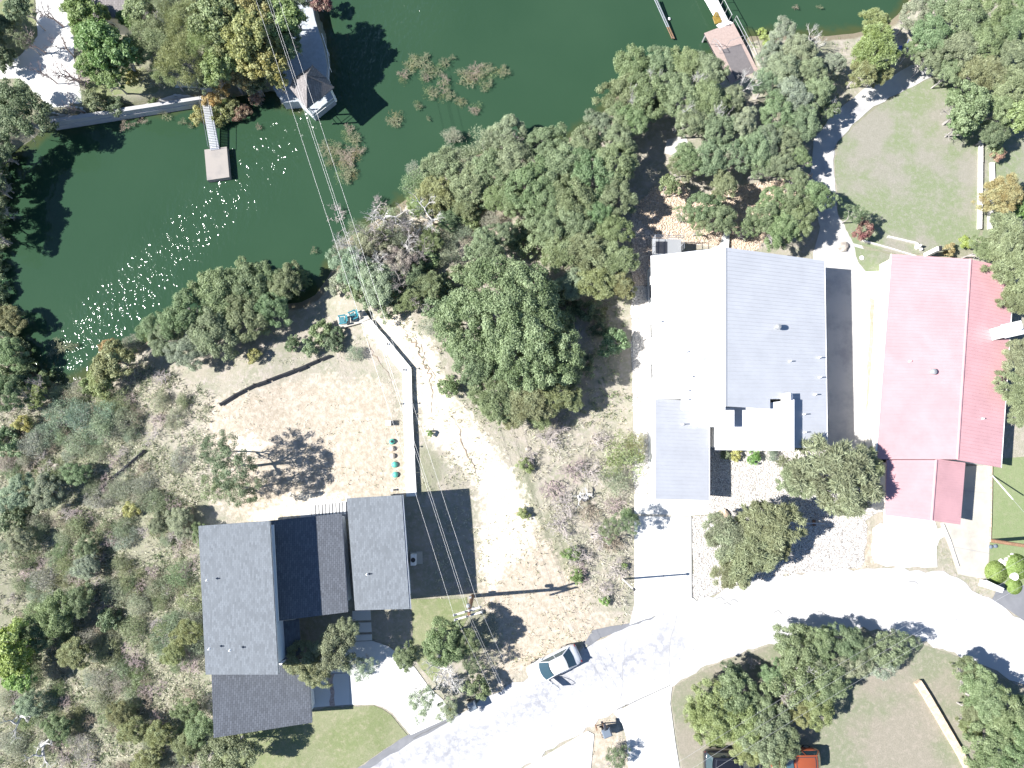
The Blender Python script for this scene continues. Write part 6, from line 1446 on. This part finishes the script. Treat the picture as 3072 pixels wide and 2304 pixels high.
for x, y, r_, k, c in [(15,990,50,'bush','dark'),(45,1050,46,'bush','dark'),(80,1100,44,'bush','dark'),(120,1150,44,'bush','oak'),(60,1140,50,'bush','dark'),(10,1120,50,'bush','oak'),(170,1180,40,'scrub','sage'),(230,1180,40,'scrub','grey'),(270,1160,36,'bush','yg'),(10,930,40,'bush','dark'),(190,1240,56,'scrub','blue'),(250,1260,56,'scrub','blue'),(310,1290,56,'scrub','sage'),(150,1300,50,'scrub','blue'),(240,1330,50,'scrub','sage'),(330,1240,46,'scrub','blue'),(100,1330,50,'scrub','grey'),(380,1260,46,'scrub','sage'),(30,1330,50,'bush','dark'),(40,1560,50,'bush','dark'),(330,1860,40,'bush','dark')]:
    T(x,y,r_,k,c,'bush on the left hillside',.5,group=G12)
HS = random.Random(11); cols = ['sage','sage','grey','grey','pale','sage','cedg','grey','oakg','pale']
pl_h = [(0,1230),(200,1170),(420,1100),(560,1170),(600,1260),(560,1480),(585,1560),(610,2020),(625,2200),(640,2330),(0,2330)]
ph = np.array(pl_h, float); cnt = 0; taken = []
while cnt < 225:
    x, y = HS.uniform(-20, 640), HS.uniform(1150, 2330)
    if not inside(np.array([x]), np.array([y]), ph)[0]: continue
    if x > 380 and y < 1480 and HS.random() < .55: continue
    if any((x - a) ** 2 + (y - b) ** 2 < 20 ** 2 for a, b in taken): continue
    taken.append((x, y)); cnt += 1
    if HS.random() < .62: T(x, y, HS.uniform(24, 50), 'scrub', HS.choice(cols), 'low grey-green scrub bush on the brushy hillside at the left', HS.uniform(.15, .4), group=G12)
    else: bare(x, y, HS.uniform(26, 46), 'brush', HS.choice(['twigw', 'twigp', 'twigb']), 'low leafless bush on the brushy hillside at the left', .8, 'leafless bushes on the left hillside', 'bare_bush', 'bare bush')
# lower right corner
G13 = 'oaks inside the road bend'
for x, y, r, k, c, h in [(2130,2110,66,'oak','yg',2.8),(2200,2080,66,'oak','oak',3),(2140,2175,64,'oak','yg',2.8),(2230,2160,70,'oak','yg',3),(2090,2140,40,'oak','yg',2.4),(2290,2190,76,'oak','oakg',3.2),(2330,2240,62,'oak','oak',2.8),(2240,2240,50,'oak','yg',2.6),(2390,1950,72,'oak','oak',3.2),(2450,1925,56,'oak','oak',3),(2380,2040,80,'open','oak',3.2),(2470,2050,66,'oak','oak',3.2),(2450,2110,60,'oak','yg',2.8),(2390,2130,50,'oak','yg',2.6),(2540,1930,56,'oak','dark',2.8),(2590,1970,50,'oak','dark',2.8),(2650,1950,60,'open','oakg',3),(2700,1930,48,'open','dark',2.8),(2280,2110,50,'oak','oakg',2.8),(2320,2030,44,'oak','oak',2.6),(2200,2020,36,'oak','dark',2.4)]:
    T(x,y,r*1.12,k,c,'oak in the clump inside the road bend above the parked cars',h,group=G13)
T(2560,1990,56,'open','sage','pale grey leaved tree at the middle of the road bend clump',3); T(2640,1990,60,'open','sage','pale grey leaved tree at the right of the road bend clump',2.6); T(2430,1990,60,'oak','sage','sage grey crown around the silvery dead tree in the bend',3)
bare(2420,2010,80,'dead','deadw','silvery dead tree in the middle of the road bend clump',4.0); bare(2620,2000,60,'dead','twigw','grey dead tree at the right end of the road bend clump',3.0); bare(2340,2090,50,'dead','twigw','grey dead branches above the orange car clump',3.6); bare(2300,2215,36,'dead','deadw','bleached dead branches between the two parked cars',3.4)
G14 = 'oaks in the bottom right corner'
for x, y, r, k, c, h in [(2930,2050,66,'oak','oak',3),(2900,2010,46,'cedar','ced',2.6),(2960,2110,66,'oak','oak',3.2),(2915,2130,44,'cedar','ced',2.4),(3020,2150,72,'oak','oak',3.6),(3060,2210,70,'oak','oak',3.6),(2960,2240,80,'oak','oak',3.4),(3030,2280,80,'oak','oak',3.6),(2910,2180,40,'cedar','olive',2.2),(3065,2120,40,'oak','dark',3)]:
    T(x,y,r,k,c,'green oak in the bottom right corner beside the stone wall',h,group=G14)
T(2935,2115,24,'bush','lime','light yellow-green bush between the bottom right oaks',2.6)
T(1850,2270,40,'open','dark','thin dark shrub between the lower driveways at the bottom edge',1.4)
bare(1840,2280,46,'brush','twigw','bare grey shrub between the lower driveways at the bottom edge',1.2,name='bare_bush',cat='bare bush')
bare(2260,1975,30,'brush','twigw','little bare shrub near the road verge',.8,name='bare_bush',cat='bare bush')
# clipped shrubs by the asphalt drive
for x, y, r, lb in ((2986,1717,34,'clipped round green shrub nearest the driveway'),(3046,1700,38,'clipped round green shrub at the right edge, upper one'),(3040,1758,24,'clipped low green shrub against the asphalt drive')):
    c = P(x, y); R_ = r * .0298; rs_ = np.random.RandomState(r); n = 4200; d = rs_.normal(size=(n, 3)); d[:, 2] = abs(d[:, 2]); d /= np.linalg.norm(d, axis=1)[:, None]
    me = leaf_mesh('clipped_foliage', d * np.array([R_, R_, R_ * .45]) * rs_.uniform(.94, 1.02, n)[:, None], d + rs_.normal(size=(n, 3)) * .3, np.full(n, .11), np.full(n, .08), rs_.uniform(0, .5, n), rs_)
    o = thing('clipped_shrub', c, lb, 'shrub'); f_ = bpy.data.objects.new('foliage', me); link(f_, o); f_.color = (.13, .20, .04, 1)
c = P(2966, 1706); T(2966,1706,8,'bush','yellow','tiny yellow plant at the corner of the garage driveway',.15)

# ------------------------------------------------------------------ ground cover nobody could count
def scatter_mask(px_polys, n, seed, dens=None):
    rs = np.random.RandomState(seed); xs, ys = [], []
    for px in px_polys:
        pl = np.array([P(x, y).xy[:] for x, y in px]); a = pl.min(0); b = pl.max(0); m = int(n * (b - a).prod() / 900.)
        X = rs.uniform(a[0], b[0], m); Y = rs.uniform(a[1], b[1], m); k = inside(X, Y, pl)
        X, Y = X[k], Y[k]; v = bumps(X * 2.3, Y * 2.3) + .6 * bumps(X * 6 + 3, Y * 6 - 4) + rs.uniform(-.25, .25, len(X)); k = v > (dens if dens is not None else -.1); xs.append(X[k]); ys.append(Y[k])
    X = np.concatenate(xs); Y = np.concatenate(ys); keep = np.ones(len(X), bool)
    for e in EXCL: keep &= ~inside(X, Y, e)
    d, _ = sdf(X, Y, LAKE); keep &= d < -.3
    return X[keep], Y[keep], rs
def tufts(name, polys, n, seed, blades, hgt, wid, col, lean=.6, dens=None, label=None, cat=None):
    X, Y, rs = scatter_mask(polys, n, seed, dens); m = len(X); Z = gz_np(X, Y)
    cen = np.repeat(np.stack([X, Y, Z], 1), blades, 0); k = len(cen); sc = np.repeat(rs.uniform(.5, 1.3, m), blades)
    d = rs.normal(size=(k, 3)) * lean; d[:, 2] = abs(d[:, 2]) * .5 + .55; d /= np.linalg.norm(d, axis=1)[:, None]
    ln = hgt * sc * rs.uniform(.6, 1.2, k); cen = cen + rs.normal(size=(k, 3)) * np.array([.09, .09, 0]) * sc[:, None] + d * (ln / 2)[:, None]
    nor = np.cross(d, rs.normal(size=(k, 3))); nor[:, 2] += .5
    lv = np.repeat(rs.uniform(0, .5, m), blades) + rs.uniform(0, .4, k)
    me = leaf_mesh(name, cen, nor, ln, wid * rs.uniform(.6, 1.4, k), lv, rs, axis_u=d); o = bpy.data.objects.new(name, me); link(o); o.color = tuple(col) + (1,)
    tag(o, label, cat, None, 'stuff'); print(name, len(me.polygons)); return o
HILL = [(-60,1180),(200,1160),(420,1080),(640,1180),(620,1480),(560,1560),(600,1580),(640,2020),(650,2240),(640,2345),(-80,2345)]
YARD = [(420,1080),(640,1060),(900,1060),(1100,1000),(1200,1120),(1215,1480),(1040,1490),(620,1560),(560,1300)]
WASH = [(1240,1100),(1330,1180),(1480,1290),(1900,1250),(1905,1860),(1600,2020),(1480,2090),(1420,2110),(1290,1860),(1240,1480)]
UP = [(1000,640),(1480,480),(1900,600),(1900,1280),(1480,1290),(1300,1150),(1250,1050),(1100,900),(1000,850)]
tufts('dry_grass', [HILL], 11000, 21, 5, .42, .055, (.44, .40, .36), dens=-.25)
tufts('dry_grass', [YARD], 2600, 22, 4, .18, .05, (.52, .46, .41), dens=.05)
tufts('yard_weeds', [YARD], 2500, 32, 5, .18, .05, (.20, .20, .12), dens=.30)
tufts('dry_grass', [WASH], 5200, 23, 5, .28, .05, (.38, .34, .27), dens=.0)
tufts('dry_grass', [UP], 3200, 24, 5, .28, .05, (.32, .27, .20), dens=-.1)
tufts('green_weeds', [HILL], 8500, 25, 7, .36, .06, (.135, .16, .10), dens=-.05)
tufts('dry_brush', [[(1560,1270),(1890,1270),(1890,1840),(1760,1790),(1640,1560)]], 7000, 33, 7, .55, .035, (.40, .37, .35), dens=-.15)
tufts('green_weeds', [WASH, [(1240,1330),(1330,1330),(1340,1480),(1250,1480)]], 1500, 26, 6, .22, .05, (.15, .18, .07), dens=.28)
tufts('green_weeds', [UP], 4500, 27, 7, .34, .06, (.12, .145, .075), dens=-.05)
tufts('bank_reeds', [[(2240,110),(2560,105),(2500,420),(2280,330)]], 3000, 28, 7, .35, .05, (.17, .19, .09), dens=-.1)
tufts('verge_weeds', [[(2440,1560),(2640,1560),(2640,1740),(2440,1730)], [(2800,1590),(2880,1590),(2990,1760),(3010,1830),(2800,1720)], [(1760,2140),(1850,2130),(1890,2310),(1760,2310)]], 3600, 29, 6, .14, .045, (.24, .23, .14), dens=-.05)

# cobbles of the gravel beds that can be seen as stones
def cobbles(name, px, n, seed, r0, r1, col, m):
    pl = np.array([P(x, y).xy[:] for x, y in px]); rs = np.random.RandomState(seed); a, b = pl.min(0), pl.max(0); X = rs.uniform(a[0], b[0], n); Y = rs.uniform(a[1], b[1], n); k = inside(X, Y, pl); X, Y = X[k], Y[k]
    t = (1 + 5 ** .5) / 2; n_ = len(X); Z = gz_np(X, Y) + .05; R_ = rs.uniform(r0, r1, n_)
    ov = np.array([(1, 0, 0), (-1, 0, 0), (0, 1, 0), (0, -1, 0), (0, 0, .7), (0, 0, -.7)]); of = np.array([(0, 2, 4), (2, 1, 4), (1, 3, 4), (3, 0, 4), (2, 0, 5), (1, 2, 5), (3, 1, 5), (0, 3, 5)])
    ang = rs.uniform(0, 6.28, n_); v = ov[None] * R_[:, None, None] * rs.uniform(.6, 1.25, (n_, 6, 1)); c, s_ = np.cos(ang)[:, None], np.sin(ang)[:, None]
    x = v[..., 0] * c - v[..., 1] * s_ + X[:, None]; y = v[..., 0] * s_ + v[..., 1] * c + Y[:, None]; z = v[..., 2] + Z[:, None]
    me = fast_mesh(name, np.stack([x, y, z], -1).reshape(-1, 3), (of[None] + (np.arange(n_) * 6)[:, None, None]).reshape(-1, 3)); me.materials.append(MATS[m]); o = bpy.data.objects.new(name, me); link(o); o['kind'] = 'stuff'; print(name, len(me.polygons))
cobbles('gravel', [(2126,1350),(2500,1350),(2560,1420),(2620,1500),(2560,1560),(2400,1720),(2080,1800),(2078,1552),(2128,1544)], 9500, 41, .04, .09, None, 'stone_white')
cobbles('gravel', [(1895,860),(1940,860),(1946,1480),(1904,1480)], 7000, 42, .04, .09, None, 'stone_white')
cobbles('gravel', [(1895,640),(1960,560),(2040,540),(2080,600),(2200,560),(2340,540),(2440,520),(2440,620),(2330,680),(2260,760),(1960,700)], 9500, 43, .05, .11, None, 'stone_tan')
finish_labels()
for k_ in list(bpy.data.objects):
    if '_o' in k_: del k_['_o']
